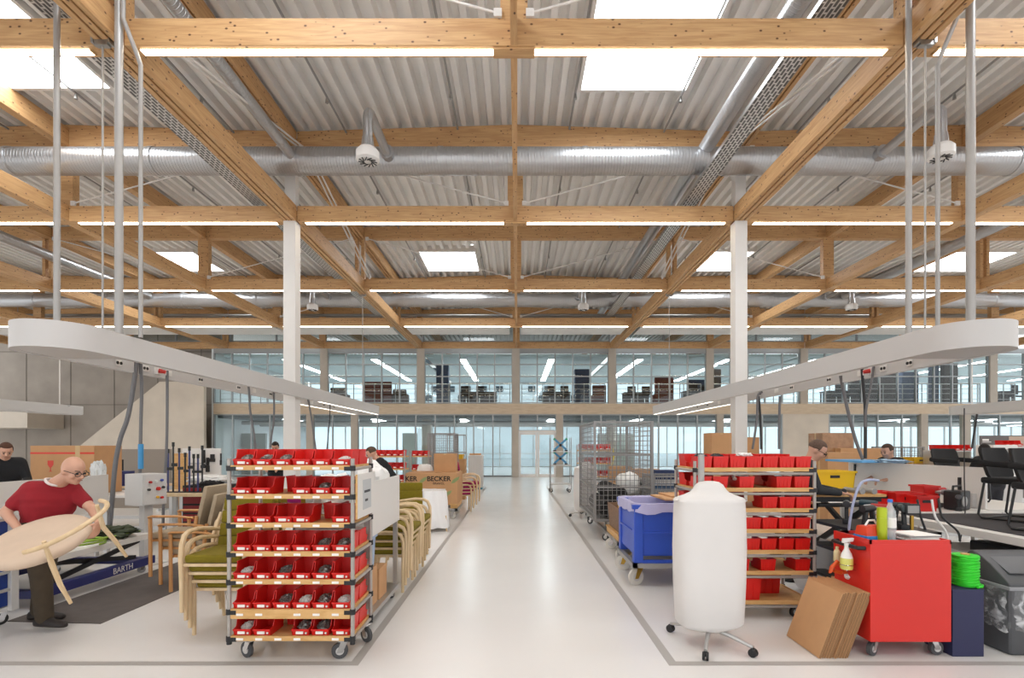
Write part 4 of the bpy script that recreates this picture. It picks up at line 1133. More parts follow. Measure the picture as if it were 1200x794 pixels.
# ------------------------------------------------------------------ mesh cage trolley behind the carton
M_mesh = mat('cage_paint', '#8e8c8a', .4, .3)
def cage(name, lab, x0, x1, y0, y1, zb, zt, wr=.05, nx=14, ny=26, nz=26, wheel=.06, shelves=(), open_side=False, wire=.006, group=None):
    t = T(name, lab, 'cage trolley', ((x0+x1)/2, (y0+y1)/2, 0)); hw, hd = (x1-x0)/2, (y1-y0)/2
    p = .022
    for sx in (-1, 1):
        for sy in (-1, 1): MB().bb(sx*hw-p, sx*hw+p, sy*hd-p, sy*hd+p, zb-.02, zt).build('post', M_mesh, t, smooth=0)
    fr = MB()
    levels = [zb, zb+(zt-zb)*.33, zb+(zt-zb)*.66, zt-.02]
    for z in levels:
        for sy in (-1, 1): fr.bb(-hw, hw, sy*hd-.014, sy*hd+.014, z-.014, z+.014)
        for sx in (-1, 1): fr.bb(sx*hw-.014, sx*hw+.014, -hd, hd, z-.014, z+.014)
    fr.build('frame', M_mesh, t, smooth=0)
    def panel(ax, pos):
        g = MB(); L = hw if ax == 'x' else hd; n = nx if ax == 'x' else ny
        for i in range(1, n):
            u = -L+2*L*i/n
            if ax == 'x': g.bb(u-wire/2, u+wire/2, pos-wire/2, pos+wire/2, zb, zt)
            else: g.bb(pos-wire/2, pos+wire/2, u-wire/2, u+wire/2, zb, zt)
        for i in range(1, nz):
            z = zb+(zt-zb)*i/nz
            if ax == 'x': g.bb(-L, L, pos-wire/2, pos+wire/2, z-wire/2, z+wire/2)
            else: g.bb(pos-wire/2, pos+wire/2, -L, L, z-wire/2, z+wire/2)
        g.build('mesh_panel', M_mesh, t, smooth=0)
    panel('x', -hd); panel('x', hd); panel('y', -hw)
    if not open_side: panel('y', hw)
    b = MB().bb(-hw, hw, -hd, hd, zb-.03, zb)
    b.build('base', M_mesh, t, smooth=0)
    for sx in (-1, 1): MB().bb(sx*hw*.55-.02, sx*hw*.55+.02, -hd, hd, .13, .17).build('runner', M_mesh, t, smooth=0)
    MB().bb(-hw*.55, hw*.55, -hd+.03, -hd+.07, .13, .17).bb(-hw*.55, hw*.55, hd-.07, hd-.03, .13, .17).build('cross_runner', M_mesh, t, smooth=0)
    for sx in (-1, 1):
        for sy in (-1, 1):
            MB().bb(sx*hw*.55-.018, sx*hw*.55+.018, sy*(hd-.2)-.018, sy*(hd-.2)+.018, .16, zb-.02).build('stub_post', M_mesh, t, smooth=0)
            caster(t, sx*hw*.55, sy*(hd-.06), .13, wheel, ang=.6*sx)
    return t
cage('cage_trolley', 'tall wire cage trolley behind the printed carton', xat(502, 14), xat(532, 14), 14, 14.9, .3, zat(507, 14), nx=12, ny=14, nz=24, wire=.007)
ybin = crate('yellow_tray', 'yellow plastic tray on boxes behind the wire cage trolley, nearer the aisle', (xat(534, 15.6), 15.7, 1.22), .45, .35, .14, mat('yellow_plastic', '#e0b41c', .45), cat='tray')
dup(ybin, (xat(518, 15.6), 15.7, 1.22), 0, 'yellow plastic tray on boxes behind the wire cage trolley, further from the aisle')
cbox('tall brown carton under the yellow trays behind the wire cage, nearer the aisle', (xat(534, 15.6), 15.7, 0), .6, .5, 1.215)
cbox('tall brown carton under the yellow trays behind the wire cage, further from the aisle', (xat(517, 15.6), 15.7, 0), .5, .5, 1.215)
# a second light frame rack behind it
fr = T('frame_rack', 'light steel frame rack standing behind the wire cage trolley', 'rack', (xat(534, 17), 17.3, 0))
for sx in (-.28, .28):
    for sy in (-.3, .3): MB().bb(sx-.015, sx+.015, sy-.015, sy+.015, 0, 2.0).build('post', M_grey, fr, smooth=0)
f = MB()
for z in (.2, .8, 1.4, 1.98):
    f.bb(-.28, .28, -.315, -.285, z-.015, z+.015).bb(-.28, .28, .285, .315, z-.015, z+.015).bb(-.295, -.265, -.3, .3, z-.015, z+.015).bb(.265, .295, -.3, .3, z-.015, z+.015)
f.build('frame', M_grey, fr, smooth=0)

# ------------------------------------------------------------------ far red bin racks, stair side
def small_rack(lab, px0, px1, Y, zt, nrow, ncol, d=.5, face=0, name='bin_rack', short='far rack', bins=True):
    x0, x1 = xat(px0, Y), xat(px1, Y); w = x1-x0
    t = T(name, lab, 'shelf trolley', ((x0+x1)/2, Y, 0))
    zs = [zt-.02-i*((zt-.3)/(nrow-1)) for i in range(nrow)]
    for sx in (-1, 1):
        for y in (0, d): MB().cyl((sx*w/2, y, .1), (sx*w/2, y, zt+.1), .015, 8).build('post', M_tube, t)
    for z in zs: MB().bb(-w/2, w/2, 0, d, z-.03, z).build('shelf', M_ply, t, smooth=0)
    for sx in (-1, 1):
        for y in (.08, d-.08): caster(t, sx*(w/2-.08), y, .1, .045)
    if bins:
        n = ncol
        for k, z in enumerate(zs):
            for i in range(n):
                x = (x0+x1)/2-w/2+(i+.5)*w/n
                dup(b0, (x, Y+.01, z+.0015), 0, f'red bin, {ORD[i]} from the stair side on {ORD[k]} shelf down, {short}', f'red bins on the {short}', scale=(w/n/.15, 1, 1.05))
    return t
small_rack('wheeled rack of red bins behind the white wrapped bundles', 436, 474, 11.3, zat(533, 11.3), 5, 5, short='far rack behind wrapped bundles')
small_rack('wheeled rack of red bins beside the wire cage trolley', 482, 502, 13.2, zat(533, 13.2), 4, 3, short='far rack beside wire cage')
crumple((xat(497, 12.3), 12.4, .76), (.2, .16, .42), 6.6, .08, pw=4).build('wrapped_chair', M_wrap, label='white wrapped chair back behind the printed carton', cat='chair')
o = MB().cyl((xat(497, 12.3), 12.4, 0), (xat(497, 12.3), 12.4, .36), .05, 12, .04).cyl((xat(497, 12.3), 12.4, 0), (xat(497, 12.3), 12.4, .02), .2, 20).build('pedestal', M_chrome, label='chrome pedestal under the white wrapped chair back', cat='stand')

# ------------------------------------------------------------------ dark mat, lift table, drawer cart
M_mat = mat('rubber_mat', '#5f5854', .9, var=.08, scale=8)
MB().prism([(-4.72, 4.78), (-3.80, 4.72), (-3.80, 8.6), (-4.72, 8.6)], .008, 'Z', .0).build('floor_mat', M_mat, label='dark grey anti-fatigue mat on the floor beside the lift table', cat='mat', smooth=0)
M_royal = mat('royal_blue_paint', '#2b2f6b', .4)
lt = T('lift_table', 'low scissor lift table with blue base beam and white top, beside dark mat', 'lift table', (-5.35, 5.95, 0))
MB().bb(-.6, .6, -.85, .75, .43, .5).build('tabletop', M_screen, lt, bev=.006, smooth=0)
bs = MB().bb(.52, .62, -.8, .8, .10, .2).build('base', M_royal, lt, bev=.006, smooth=0)
MB().bb(-.62, -.52, -.8, .8, .10, .2).build('base', M_royal, lt, bev=.006, smooth=0)
MB().bb(-.6, .6, -.8, -.72, .1, .18).build('cross_member', M_royal, lt, smooth=0); MB().bb(-.6, .6, .72, .8, .1, .18).build('cross_member', M_royal, lt, smooth=0)
text_mesh('BARTH', .1, M_white, 'lettering', bs, (.6222, .25, .15), (PI/2, 0, PI/2), .0012, .0)
for s in (-.5, .5):
    MB().box((s, 0, .31), (.03, 1.35, .05), (.16, 0, 0)).build('scissor_arm', M_dark, lt, smooth=0)
    MB().box((s*.9, 0, .31), (.03, 1.35, .05), (-.16, 0, 0)).build('scissor_arm', M_dark, lt, smooth=0)
for sx in (-1, 1):
    for sy in (-1, 1): caster(lt, sx*.55, sy*.68, .1, .045, ang=.8, wm=M_grey)
M_green = mat('dark_green_cloth', '#3c4330', .95, var=.15); M_hose = mat('green_hose', '#8fae3a', .5)
crumple((-5.05, 6.35, .565), (.3, .26, .075), 3.2, .5, freq=2.5).build('cloth_bundle', M_green, label='crumpled dark green cloth on the low lift table', cat='cloth')
hp = [(-5.75, 5.2, .53)]
hp = [(-4.95+.22*math.cos(a)+.0, 5.85+.24*math.sin(a), .515+.028*a/6.3) for a in [i*.35 for i in range(38)]]
MB().tube(hp+[(-4.8, 6.2, .55), (-4.75, 6.5, .56)], .011, 8).build('hose', M_hose, label='coiled bright green hose on the low lift table', cat='hose')

M_bluef = mat('blue_drawer', '#24418f', .45)
dc = T('drawer_cart', 'white-framed cart with stacked blue drawers at the edge of the hall, beside the man', 'drawer cart', (-5.02, 4.32, 0))
for sx in (-1, 1):
    for sy in (-1, 1): MB().bb(sx*.36-.035, sx*.36+.035, sy*.44-.035, sy*.44+.035, .12, 1.0).build('post', M_white, dc, smooth=0)
MB().bb(-.4, .4, -.48, .48, .98, 1.0).build('cart_top', M_white, dc, smooth=0)
MB().bb(-.36, .36, -.44, .44, .12, .16).build('base', M_white, dc, smooth=0)
for k in range(5):
    z = .17+k*.162
    dr = MB().bb(-.34, .365, -.40, .40, z, z+.135).build('drawer', M_bluef, dc, bev=.006, smooth=0)
    MB().bb(.36, .39, -.4, .4, z+.137, z+.16).build('rail', M_greylt, dc, smooth=0)
for sx in (-1, 1):
    for sy in (-1, 1): caster(dc, sx*.33, sy*.4, .12, .055, ang=1.0*sy, wm=M_dark)

# control cabinet on a post
cc = T('control_cabinet', 'pale grey switch cabinet with round buttons on a post', 'control box', (xat(165, 7.0), 7.1, 0), 1.25)
zc0, zc1 = zat(592, 7), zat(555, 7)
MB().bb(-.17, .17, -.17, .17, zc0, zc1).build('housing', M_greylt, cc, bev=.008, smooth=0)
dr = MB().bb(-.155, .155, -.182, -.17, zc0+.015, zc1-.015).build('door', M_greylt, cc, bev=.004, smooth=0)
for k, (x, z, c) in enumerate(((-.08, .32, '#b01b1b'), (.0, .33, '#d8d8d2'), (.08, .34, '#3c50a0'), (-.1, .22, '#252525'), (.03, .225, '#c42018'), (.1, .24, '#252525'), (.02, .11, '#d8a020'), (.08, .1, '#c42018'))):
    MB().cyl((x, -.182, zc0+z), (x, -.21, zc0+z), .026 if k == 4 else .017, 14).build('button', mat('button_'+c, c, .4), dr)
MB().bb(-.06, .06, -.05, .05, 0, zc0).build('post', M_greylt, cc, smooth=0)
MB().bb(-.2, .2, -.2, .2, 0, .02).build('foot_plate', M_greylt, cc, smooth=0)

# ------------------------------------------------------------------ workbenches, stair side
def bench(lab, x0, x1, y0, y1, z, m=None, th=.04, leg=None, name='workbench', lz=0):
    t = T(name, lab, 'workbench', ((x0+x1)/2, (y0+y1)/2, 0)); hw, hd = (x1-x0)/2, (y1-y0)/2
    MB().bb(-hw, hw, -hd, hd, z-th, z).build('worktop', m or M_birch, t, bev=.004, smooth=0)
    for sx in (-1, 1):
        for sy in (-1, 1): MB().bb(sx*(hw-.06)-.03, sx*(hw-.06)+.03, sy*(hd-.08)-.03, sy*(hd-.08)+.03, 0, z-th).build('leg', leg or M_alu, t, smooth=0)
    MB().bb(-hw+.06, hw-.06, -.02, .02, .18, .24).build('stretcher', leg or M_alu, t, smooth=0)
    return t
bench('pale wooden workbench carrying a row of upright clamps, behind the beige chairs', -5.9, -3.7, 8.0, 8.9, .88)
clm = None
M_blued = mat('clamp_blue', '#39406e', .4, .3)
rr = random.Random(11)
for k, px in enumerate((197, 203, 210, 217, 222, 227, 232, 237)):
    x = xat(px, 8.3); h = rr.uniform(.55, .78)
    t = T('bar_clamp', f'upright {"blue" if k % 2 == 0 else "dark"} bar clamp on the pale workbench, {ORD[k]} from the hanging slim cable', 'clamp', (x, 8.3, .8815), rr.uniform(-.3, .3), 'bar clamps standing on the workbench')
    MB().bb(-.05, .05, -.05, .05, 0, .012).build('base', M_dark, t, smooth=0)
    MB().bb(-.012, .012, -.006, .006, .01, h).build('bar', M_blued if k % 2 == 0 else M_dark, t, smooth=0)
    MB().cyl((0, 0, h-.02), (0, 0, h+.05), .02, 10).build('handle', M_dark, t)
    MB().bb(-.02, .06, -.014, .014, h*.55, h*.62).build('jaw', M_dark, t, smooth=0)
bench('long workbench under the white divider behind the man', -7.1, -6.25, 5.2, 8.0, .82, M_screen)
dv = T('bench_divider', 'white divider board standing along the workbench behind the man', 'divider', (-6.2, 6.7, 0))
MB().bb(-.015, .015, -1.5, 1.1, .66, 1.2).build('board', M_screen, dv, bev=.004, smooth=0)
for y in (-1.3, .9): MB().bb(-.012, .012, y-.03, y+.03, 0, .66).build('post', M_alu, dv, smooth=0)
# beige partition and plywood
pt = T('beige_partition', 'low beige-grey partition behind the switch cabinet', 'partition', (xat(155, 13), 13, 0))
hw = (xat(200, 13)-xat(109, 13))/2
MB().bb(-hw, hw, -.03, .03, .05, zat(526, 13)).build('panel', mat('taupe_panel', '#8d8379', .8), pt, smooth=0)
for s in (-1, 1): MB().bb(s*(hw-.2)-.03, s*(hw-.2)+.03, -.2, .2, 0, .05).build('foot', M_alu, pt, smooth=0)
# fragile carton
fb = cbox('large brown carton with red tape and fragile-glass sign, behind the man', (xat(73, 8.6), 8.9, .821), xat(111, 8.6)-xat(36, 8.6), .6, zat(522, 8.6)-.82, tape=False, name='fragile_carton')
hwf = (xat(111, 8.6)-xat(36, 8.6))/2; hf = zat(522, 8.6)-.82
M_redt = mat('red_tape', '#d0341f', .4)
MB().bb(-hwf, hwf, -.302, -.298, hf-.14, hf-.11).build('tape', M_redt, fb, smooth=0)
MB().bb(hwf-.32, hwf-.24, -.3025, -.298, hf-.3, hf).build('tape', mat('parcel_tape', '#c9a878', .3), fb, smooth=0)
gl = MB()
gl.prism([(-.05, .1), (.05, .1), (.048, .03), (.02, -.01), (.007, -.02), (.007, -.07), (.035, -.085), (-.035, -.085), (-.007, -.07), (-.007, -.02), (-.02, -.01), (-.048, .03)], .002, 'Y', 0)
gl.build('fragile_mark', M_redt, fb, loc=(-hwf+.34, -.302, hf-.35), smooth=0)
crumple((xat(105, 8.5)+.1, 8.55, .82+.28), (.12, .08, .28), 7.7, .3).build('bubble_wrap', mat('bubble_film', '#d5d8d8', .2, bump=.6, bscale=30), label='crumpled bubble wrap leaning beside the fragile carton', cat='wrapping')
bench('workbench carrying the fragile carton at the concrete-stair side', -8.9, -6.0, 8.4, 9.4, .82, M_screen)
# peg board with tools
pb = T('tool_board', 'white tool board with dark tools above red drawers', 'tool board', (xat(236, 10.2), 10.2, 0))
hw = (xat(259, 10.2)-xat(214, 10.2))/2; zt = zat(525, 10.2)
MB().bb(-hw, hw, 0, .03, .7, zt).build('board', M_white, pb, smooth=0)
for s in (-1, 1): MB().bb(s*(hw-.05)-.03, s*(hw-.05)+.03, .0, .06, 0, .7).build('post', M_alu, pb, smooth=0)
for k, z in enumerate((.28, .16, .04)): MB().bb(-hw+.02, .1, -.04, 0, zt-.25-z*1.0-.02, zt-.25-z).build('rail', M_greylt, pb, smooth=0)
for k, (px, pyt, pyb, w_, l) in enumerate(((236, 527, 546, .05, 'long black saw'), (240.5, 536, 553, .07, 'short black saw'), (246, 532, 541, .1, 'black angled bracket'), (256, 531, 545, .03, 'thin black rod'))):
    zz0, zz1 = zat(pyb, 10.1), zat(pyt, 10.1)
    t = T('hand_tool', f'{l} hanging on the white tool board', 'tool', (xat(px, 10.1), 10.18, zz0), 0)
    MB().bb(-w_/2, w_/2, -.02, .019, 0, (zz1-zz0)*.45).build('handle', M_dark, t, bev=.01, smooth=0)
    MB().bb(-w_*.4, w_*.4, -.008, .012, (zz1-zz0)*.4, zz1-zz0).build('blade', M_dark, t, smooth=0)
pw_ = MB().bb(xat(203, 9.6), xat(218, 9.6), 9.6, 9.66, 0, zat(531, 9.6)).build('plywood_sheet', M_ply, label='upright plywood sheet leaning behind the clamp bench', cat='board', smooth=0)
rd = T('tool_chest', 'red drawer chest topped with white film, below the tool board', 'tool chest', (xat(243, 8.6), 8.75, 0))
zt = zat(568, 8.6)
MB().bb(-.35, .35, -.25, .25, .05, zt).build('body', M_dark, rd, smooth=0)
for k in range(6): MB().bb(-.33, .33, -.27, -.25, .09+k*(zt-.1)/6, .09+(k+.8)*(zt-.1)/6).build('drawer', mat('chest_red', '#8e1a20', .4), rd, bev=.004, smooth=0)
crumple((xat(240, 8.6), 8.75, zt+.08), (.34, .24, .08), 8.2, .3).build('plastic_film', M_wrap, label='crumpled white film lying on the red drawer chest', cat='film')
crumple((xat(255, 8.5), 8.35, zt+.03), (.2, .1, .06), 12.2, .4).build('black_bag', M_black, label='black tool bag beside the white film on the red drawer chest', cat='bag')
bench('work table behind the switch cabinet with small tools', -8.7, -7.0, 9.8, 10.6, .86)
for k, px in enumerate((118, 124, 132, 139)):
    MB().cyl((xat(px, 10), 10.1, .8615), (xat(px, 10), 10.1, 1.3+.06*(k % 2)), .018, 10).cyl((xat(px, 10), 10.1, .8615), (xat(px, 10), 10.1, .88), .05, 12).build('upright_rod', M_dark, label=f'thin dark upright rod on the table behind the switch cabinet, {ORD[k]} from the fragile carton', cat='rod', group='upright rods on the far work table')
cb = cbox('dark box on the table behind the switch cabinet', (xat(138, 9.9), 9.95, .8615), .36, .3, .28, m=M_royal, tape=False)
# ------------------------------------------------------------------ red bin rack on the lounge side (bins seen from behind)
RBX0, RBX1, RBY, RBD = xat(817, 4.83), xat(953, 4.83), 4.83, .6
rbw = RBX1-RBX0; rbc = (RBX0+RBX1)/2
ZB = [zat(y, 4.83)+.014 for y in (550.4, 574, 598, 622.5, 647, 671.5, 706)]
rackB = pipe_rack('bin_rack', 'wheeled rack of red bins turned away, behind the tall white wrapped stand', (rbc, RBY, 0), rbw, RBD, ZB, zat(540, 4.83), back=True, label_edges=False)
for x, y, a in ((-.44, .1, .5), (.44, .1, .3), (-.44, .5, 2), (.44, .5, 2.4)): caster(rackB, x, y, .115, .05, ang=a, wm=M_dark)
SHB = SHN[:6] + ['bottom shelf']
rows = [[0, 1, 2, 3, 4, 5, 6], [0, 1, 2.6, 4.85, 5.95], [0, 4.0, 5.05, 6.05], [2.0, 3.0, 4.0, 5.0, 6.0], [1.9, 2.95, 3.95, 5.0, 6.0], [2.3, 3.9, 5.3, 6.0], []]
pitch = rbw/7.0
for k, z in enumerate(ZB):
    for i, u in enumerate(rows[k]):
        if k == 5 and i == 2: continue
        x = RBX0+.078+u*(rbw-.156)/6
        wd = 1.0
        q_ = place_bin((x, RBY+.262 if k != 0 else RBY+.25, z+.0015), PI, f'red bin seen from behind, {ORD[i]} from the white stand, {SHB[k]}, bin rack', 'red bins on the rack behind the white stand')
        q_.scale = (1, 1, .88)
# wider bins on the lower shelves
big = make_bin(.30, .3, .21, .08, lab='large plain red bin on the bottom shelf of rack behind white stand', loc=(RBX0+.47, RBY+.33, ZB[6]+.0015)); big.rotation_euler = (0, 0, PI); big['group'] = 'large red bins on the rack behind the white stand'
dup(big, (RBX0+.77, RBY+.55, ZB[6]+.0015), PI, 'large red bin set further back on the bottom shelf, rack behind white stand')
dup(big, (RBX0+.16, RBY+.38, ZB[6]+.0015), PI, 'large red bin half hidden by the white stand, bottom shelf of the rack')
# second layer of bins at the rack's far side, top shelf
for i in range(7):
    x = RBX0+.078+i*(rbw-.156)/6
    place_bin((x, RBY+.34, ZB[0]+.0015), 0, f'red bin in the far row, {ORD[i]} from the white stand, top shelf, bin rack', 'red bins on the rack behind the white stand')
for k in (1, 2): 
    for i in (0, 1, 3, 5):
        x = RBX0+.078+i*(rbw-.156)/6
        place_bin((x, RBY+.34, ZB[k]+.0015), 0, f'red bin in the far row, {ORD[i]} from the white stand, {SHB[k]}, bin rack', 'red bins on the rack behind the white stand')
M_darkstuff = mat('dark_fittings', '#2b2b2e', .5, var=.4, scale=30)
PD = pile_mesh(8, .13, .2, .06); PD.materials.append(M_darkstuff)
for i in (0, 1):
    link('dark_fittings', PD, None, None, (RBX0+.078+i*(rbw-.156)/6, RBY+.13, ZB[0]+.085), label=f'dark fittings heaped in the {ORD[i]} bin from the white stand, top shelf', cat='hardware', kind='stuff', group='fittings in the rack behind the white stand')
crumple((RBX0+.62*rbw-.18, RBY+.12, ZB[0]+.125), (.07, .05, .02), 3.3, .4).build('white_rag', M_wrap, label='white rag lying over the red bins, top shelf behind the white stand', cat='cloth')
crumple((RBX0+.43*rbw, RBY+.14, ZB[1]+.1), (.07, .06, .05), 5.3, .5).build('crumpled_paper', M_label, label='crumpled white paper in a red bin on the second shelf, lounge-side rack', cat='paper')

# ------------------------------------------------------------------ tall white wrapped stands on caster feet
M_stand = mat('stretch_wrap', '#dcd8d5', .55, var=.02, scale=3, bump=.12, bscale=5)
def wrapped_stand(lab, loc, rz, H=1.35, w=.58, d=.36):
    t = T('wrapped_stand', lab, 'wrapped stand', loc, rz)
    z0 = .16; prof = []
    hh = H-z0
    n = 36; rings = []
    for u, wx, dy, pw in ((0, .80, .6, 3), (.012, .88, .85, 3), (.03, .93, .95, 3.2), (.3, .98, 1, 3.2), (.55, 1.01, 1, 3), (.78, 1.0, .95, 2.8), (.855, .99, .9, 2.8), (.868, 1.02, .9, 2.8), (.885, .97, .82, 2.6), (.905, .72, .68, 2.4), (.925, .55, .55, 2.3), (.95, .46, .46, 2.2), (.975, .40, .4, 2.1), (.992, .3, .3, 2), (1.0, .14, .16, 2)):
        ring = []
        for i in range(n):
            a = 2*PI*i/n; c, s = math.cos(a), math.sin(a); q = (abs(c)**pw+abs(s)**pw)**(-1/pw)
            f = 1+.012*mnoise.noise(Vector((c*2, s*2, u*4+loc[1])))
            ring.append(Vector((w/2*wx*q*c*f, d/2*dy*q*s*f, z0+hh*u + (.0 if u > .03 else -.035*(1-abs(c))*(1-u/.03)))))
        rings.append(ring)
    MB().loft(rings).build('wrap', M_stand, t, smooth=1.0)
    MB().tube([(-.28, -.02, z0+hh*.868), (-.3, -.06, z0+hh*.878), (-.29, -.02, z0+hh*.885)], .012, 6).build('wrap_fold', M_stand, t)
    MB().cyl((-.04, .06, z0+.2), (-.04, .06, H+.22), .026, 16).build('pole', M_pipe, t)
    MB().cyl((0, 0, .11), (0, 0, z0+.02), .05, 16).build('hub', M_alu, t)
    for a in (-.55, .62, 2.35, 3.75):
        ex, ey = .4*math.sin(a+PI), .0; 
        dx, dy = math.sin(a), -math.cos(a)
        L_ = .36
        l = MB().tube([(dx*.03, dy*.03, .14), (dx*L_*.5, dy*L_*.5, .115), (dx*L_, dy*L_, .075)], [.02, .018, .014], 10).build('leg', M_alu, t)
        for s in (-1, 1):
            o = Vector((dx*L_-dy*s*.014, dy*L_+dx*s*.014, .033))
            MB().cyl(o-Vector((-dy, dx, 0))*.009, o+Vector((-dy, dx, 0))*.009, .033, 18).build('wheel', M_dark, l, bev=.004)
        MB().box((dx*L_, dy*L_, .05), (.03, .03, .04), (0, 0, a)).build('caster_hood', M_dark, l, bev=.006)
    return t
ws = wrapped_stand('tall white wrapped stand on four caster feet, in front of the red bin rack', (xat(831, 4.25), 4.25, 0), .12)
wrapped_stand('second white wrapped stand beside the far end of the mesh cage trolley', (1.60, 11.65, 0), .6, H=1.27)

# ------------------------------------------------------------------ blue bin trolley
M_blue = mat('blue_plastic', '#3559c4', .4, var=.03)
M_liner = mat('lavender_liner', '#b9b6dc', .35, var=.04, bump=.4, bscale=8)
bX0, bX1, bY0, bY1 = xat(743, 5.95), xat(743, 5.95)+1.2, 5.95, 6.85
bt = T('blue_bin', 'large blue plastic bin with lavender liner on a wheeled dolly', 'bin', ((bX0+bX1)/2, (bY0+bY1)/2, .275))
hw, hd, H = (bX1-bX0)/2, (bY1-bY0)/2, .68
bb_ = MB(); th = .03
bb_.bb(-hw+.05, hw-.05, -hd+.02, -hd+.05, .1, H).bb(-hw+.05, hw-.05, hd-.05, hd-.02, .1, H).bb(-hw+.02, -hw+.05, -hd+.05, hd-.05, .1, H).bb(hw-.05, hw-.02, -hd+.05, hd-.05, .1, H)
bb_.bb(-hw+.03, hw-.03, -hd+.03, hd-.03, .08, .12)
bb_.build('shell', M_blue, bt, smooth=0)
for sx in (-1, 1):
    for sy in (-1, 1):
        MB().bb(sx*(hw-.055)-.055, sx*(hw-.055)+.055, sy*(hd-.055)-.055, sy*(hd-.055)+.055, 0, H).build('corner_leg', M_blue, bt, bev=.012, smooth=0)
for z in (.34, ):
    MB().bb(-hw+.1, hw-.1, -hd+.0, -hd+.03, z, z+.025).build('rib', M_blue, bt, smooth=0)
    MB().bb(-hw, -hw+.03, -hd+.1, hd-.1, z, z+.025).build('rib', M_blue, bt, smooth=0)
    MB().bb(-hw+.1, hw-.1, hd-.03, hd, z, z+.025).build('rib', M_blue, bt, smooth=0)
MB().bb(-hw+.1, hw-.1, -hd, -hd+.04, 0, .035).build('skid', M_blue, bt, smooth=0)
rim = MB(); e = .02
rim.bb(-hw-e, hw+e, -hd-e, -hd+.04, H-.05, H).bb(-hw-e, hw+e, hd-.04, hd+e, H-.05, H).bb(-hw-e, -hw+.04, -hd, hd, H-.05, H).bb(hw-.04, hw+e, -hd, hd, H-.05, H)
rim.build('rim', M_blue, bt, smooth=0)
def liner():
    mb = MB(); rings = []; n = 60
    per = []
    for off, z, amp in ((.03, H-.1, .02), (.026, H-.03, .012), (.024, H+.012, .006), (0, H+.016, .005), (-.05, H+.006, .008), (-.07, H-.1, .02), (-.1, H-.35, .03)):
        ring = []
        for i in range(n):
            a = 2*PI*i/n; c, s = math.cos(a), math.sin(a); pw = 14; q = (abs(c)**pw+abs(s)**pw)**(-1/pw)
            x, y = (hw+off)*q*c, (hd+off)*q*s
            ring.append(Vector((x, y, z+amp*2*mnoise.noise(Vector((c*5, s*5, off*9))) + (amp*.3*math.sin(a*13) if off > 0 else 0))))
        rings.append(ring)
    vs = [p for r in rings for p in r]; k = len(rings)
    return mb.add(vs, [(i*n+j, i*n+(j+1) % n, (i+1)*n+(j+1) % n, (i+1)*n+j) for i in range(k-1) for j in range(n)])
liner().build('liner_bag', M_liner, bt, smooth=1.0)
MB().box((.25, .1, H-.3), (1.5, .9, .5)).xf(Matrix.Diagonal((.62, .6, .8, 1))).build('bin_content', M_card, bt, smooth=0) if False else None
o = MB().box((0, 0, 0), (.8, .5, .02)).box((.08, .1, .02), (.7, .4, .02)).build('cardboard_sheet', M_card, loc=(bX0+.82, bY1-.32, .275+H+.03), rot=(.02, 0, .12), label='flat cardboard pieces lying across the blue bin', cat='cardboard', smooth=0)
dolly('grey steel dolly with big white wheels and gold brackets under the blue bin', bX0-.02, bX1+.02, bY0-.02, bY1+.02, .2735, .098, M_whitewheel, top='brass')
# next dolly with a wooden crate
kX0, kX1, kY0, kY1 = xat(724, 7.25), xat(724, 7.25)+.9, 7.25, 8.25
dolly('second steel dolly with white wheels under the wooden crate', kX0, kX1, kY0, kY1, .27, .085, M_whitewheel)
pl2 = dup(pl, ((kX0+kX1)/2, (kY0+kY1)/2, .2715), 0, 'wooden pallet under the crate behind the blue bin', scale=((kX1-kX0)/(bx1-bx0), .95, 1))
wc = crate('wooden_crate', 'open brown wooden crate on a pallet behind the blue bin', ((kX0+kX1)/2, (kY0+kY1)/2, .374), .86, .9, .36, wood_mat('dark_crate', '#6f5440', '#8a6a50'), rim=False, th=.02)
yb = T('yellow_box', 'small yellow box lying on top of the wooden crate edge', 'box', (kX0+.16, kY0+.1, .735), .2)
MB().box((0, 0, .05), (.22, .2, .1)).build('body', mat('yellow_plastic', '#e0b41c', .45), yb, bev=.015)
MB().box((0, 0, .105), (.16, .14, .02)).build('lid', mat('yellow_plastic', '#e0b41c', .45), yb, bev=.006)

# ------------------------------------------------------------------ long mesh cage trolley
cX0, cX1 = xat(697, 8.76), xat(764, 8.76)
cage('cage_trolley', 'long grey mesh cage trolley beside the aisle with dark roll inside', cX0, cX1, 8.76, 10.75, .365, 2.06, nx=13, ny=17, nz=20, wire=.0085)
rl = MB()
for k in range(3): rl.cyl((cX0+.3, 8.95+k*.02, .55+k*.2), (cX0+.32, 10.2, .55+k*.2), .16-.01*k, 20)
for k, (x, z) in enumerate(((.28, .53), (.6, .53), (.44, .78))):
    MB().cyl((cX0+x, 8.9, z), (cX0+x, 10.4, z), .15, 22).cyl((cX0+x, 8.89, z), (cX0+x, 8.9, z), .07, 16).build('fabric_roll', M_black, label=f'dark fabric roll inside the long mesh cage, {["lower, aisle side", "lower, inner side", "upper"][k]}', cat='fabric roll', group='dark rolls in the mesh cage')
crumple((cX0+.75, 9.6, .9), (.22, .3, .25), 9.9, .12, freq=1.5).build('plastic_bag', M_wrap, label='white film bundle inside the long mesh cage', cat='bag')
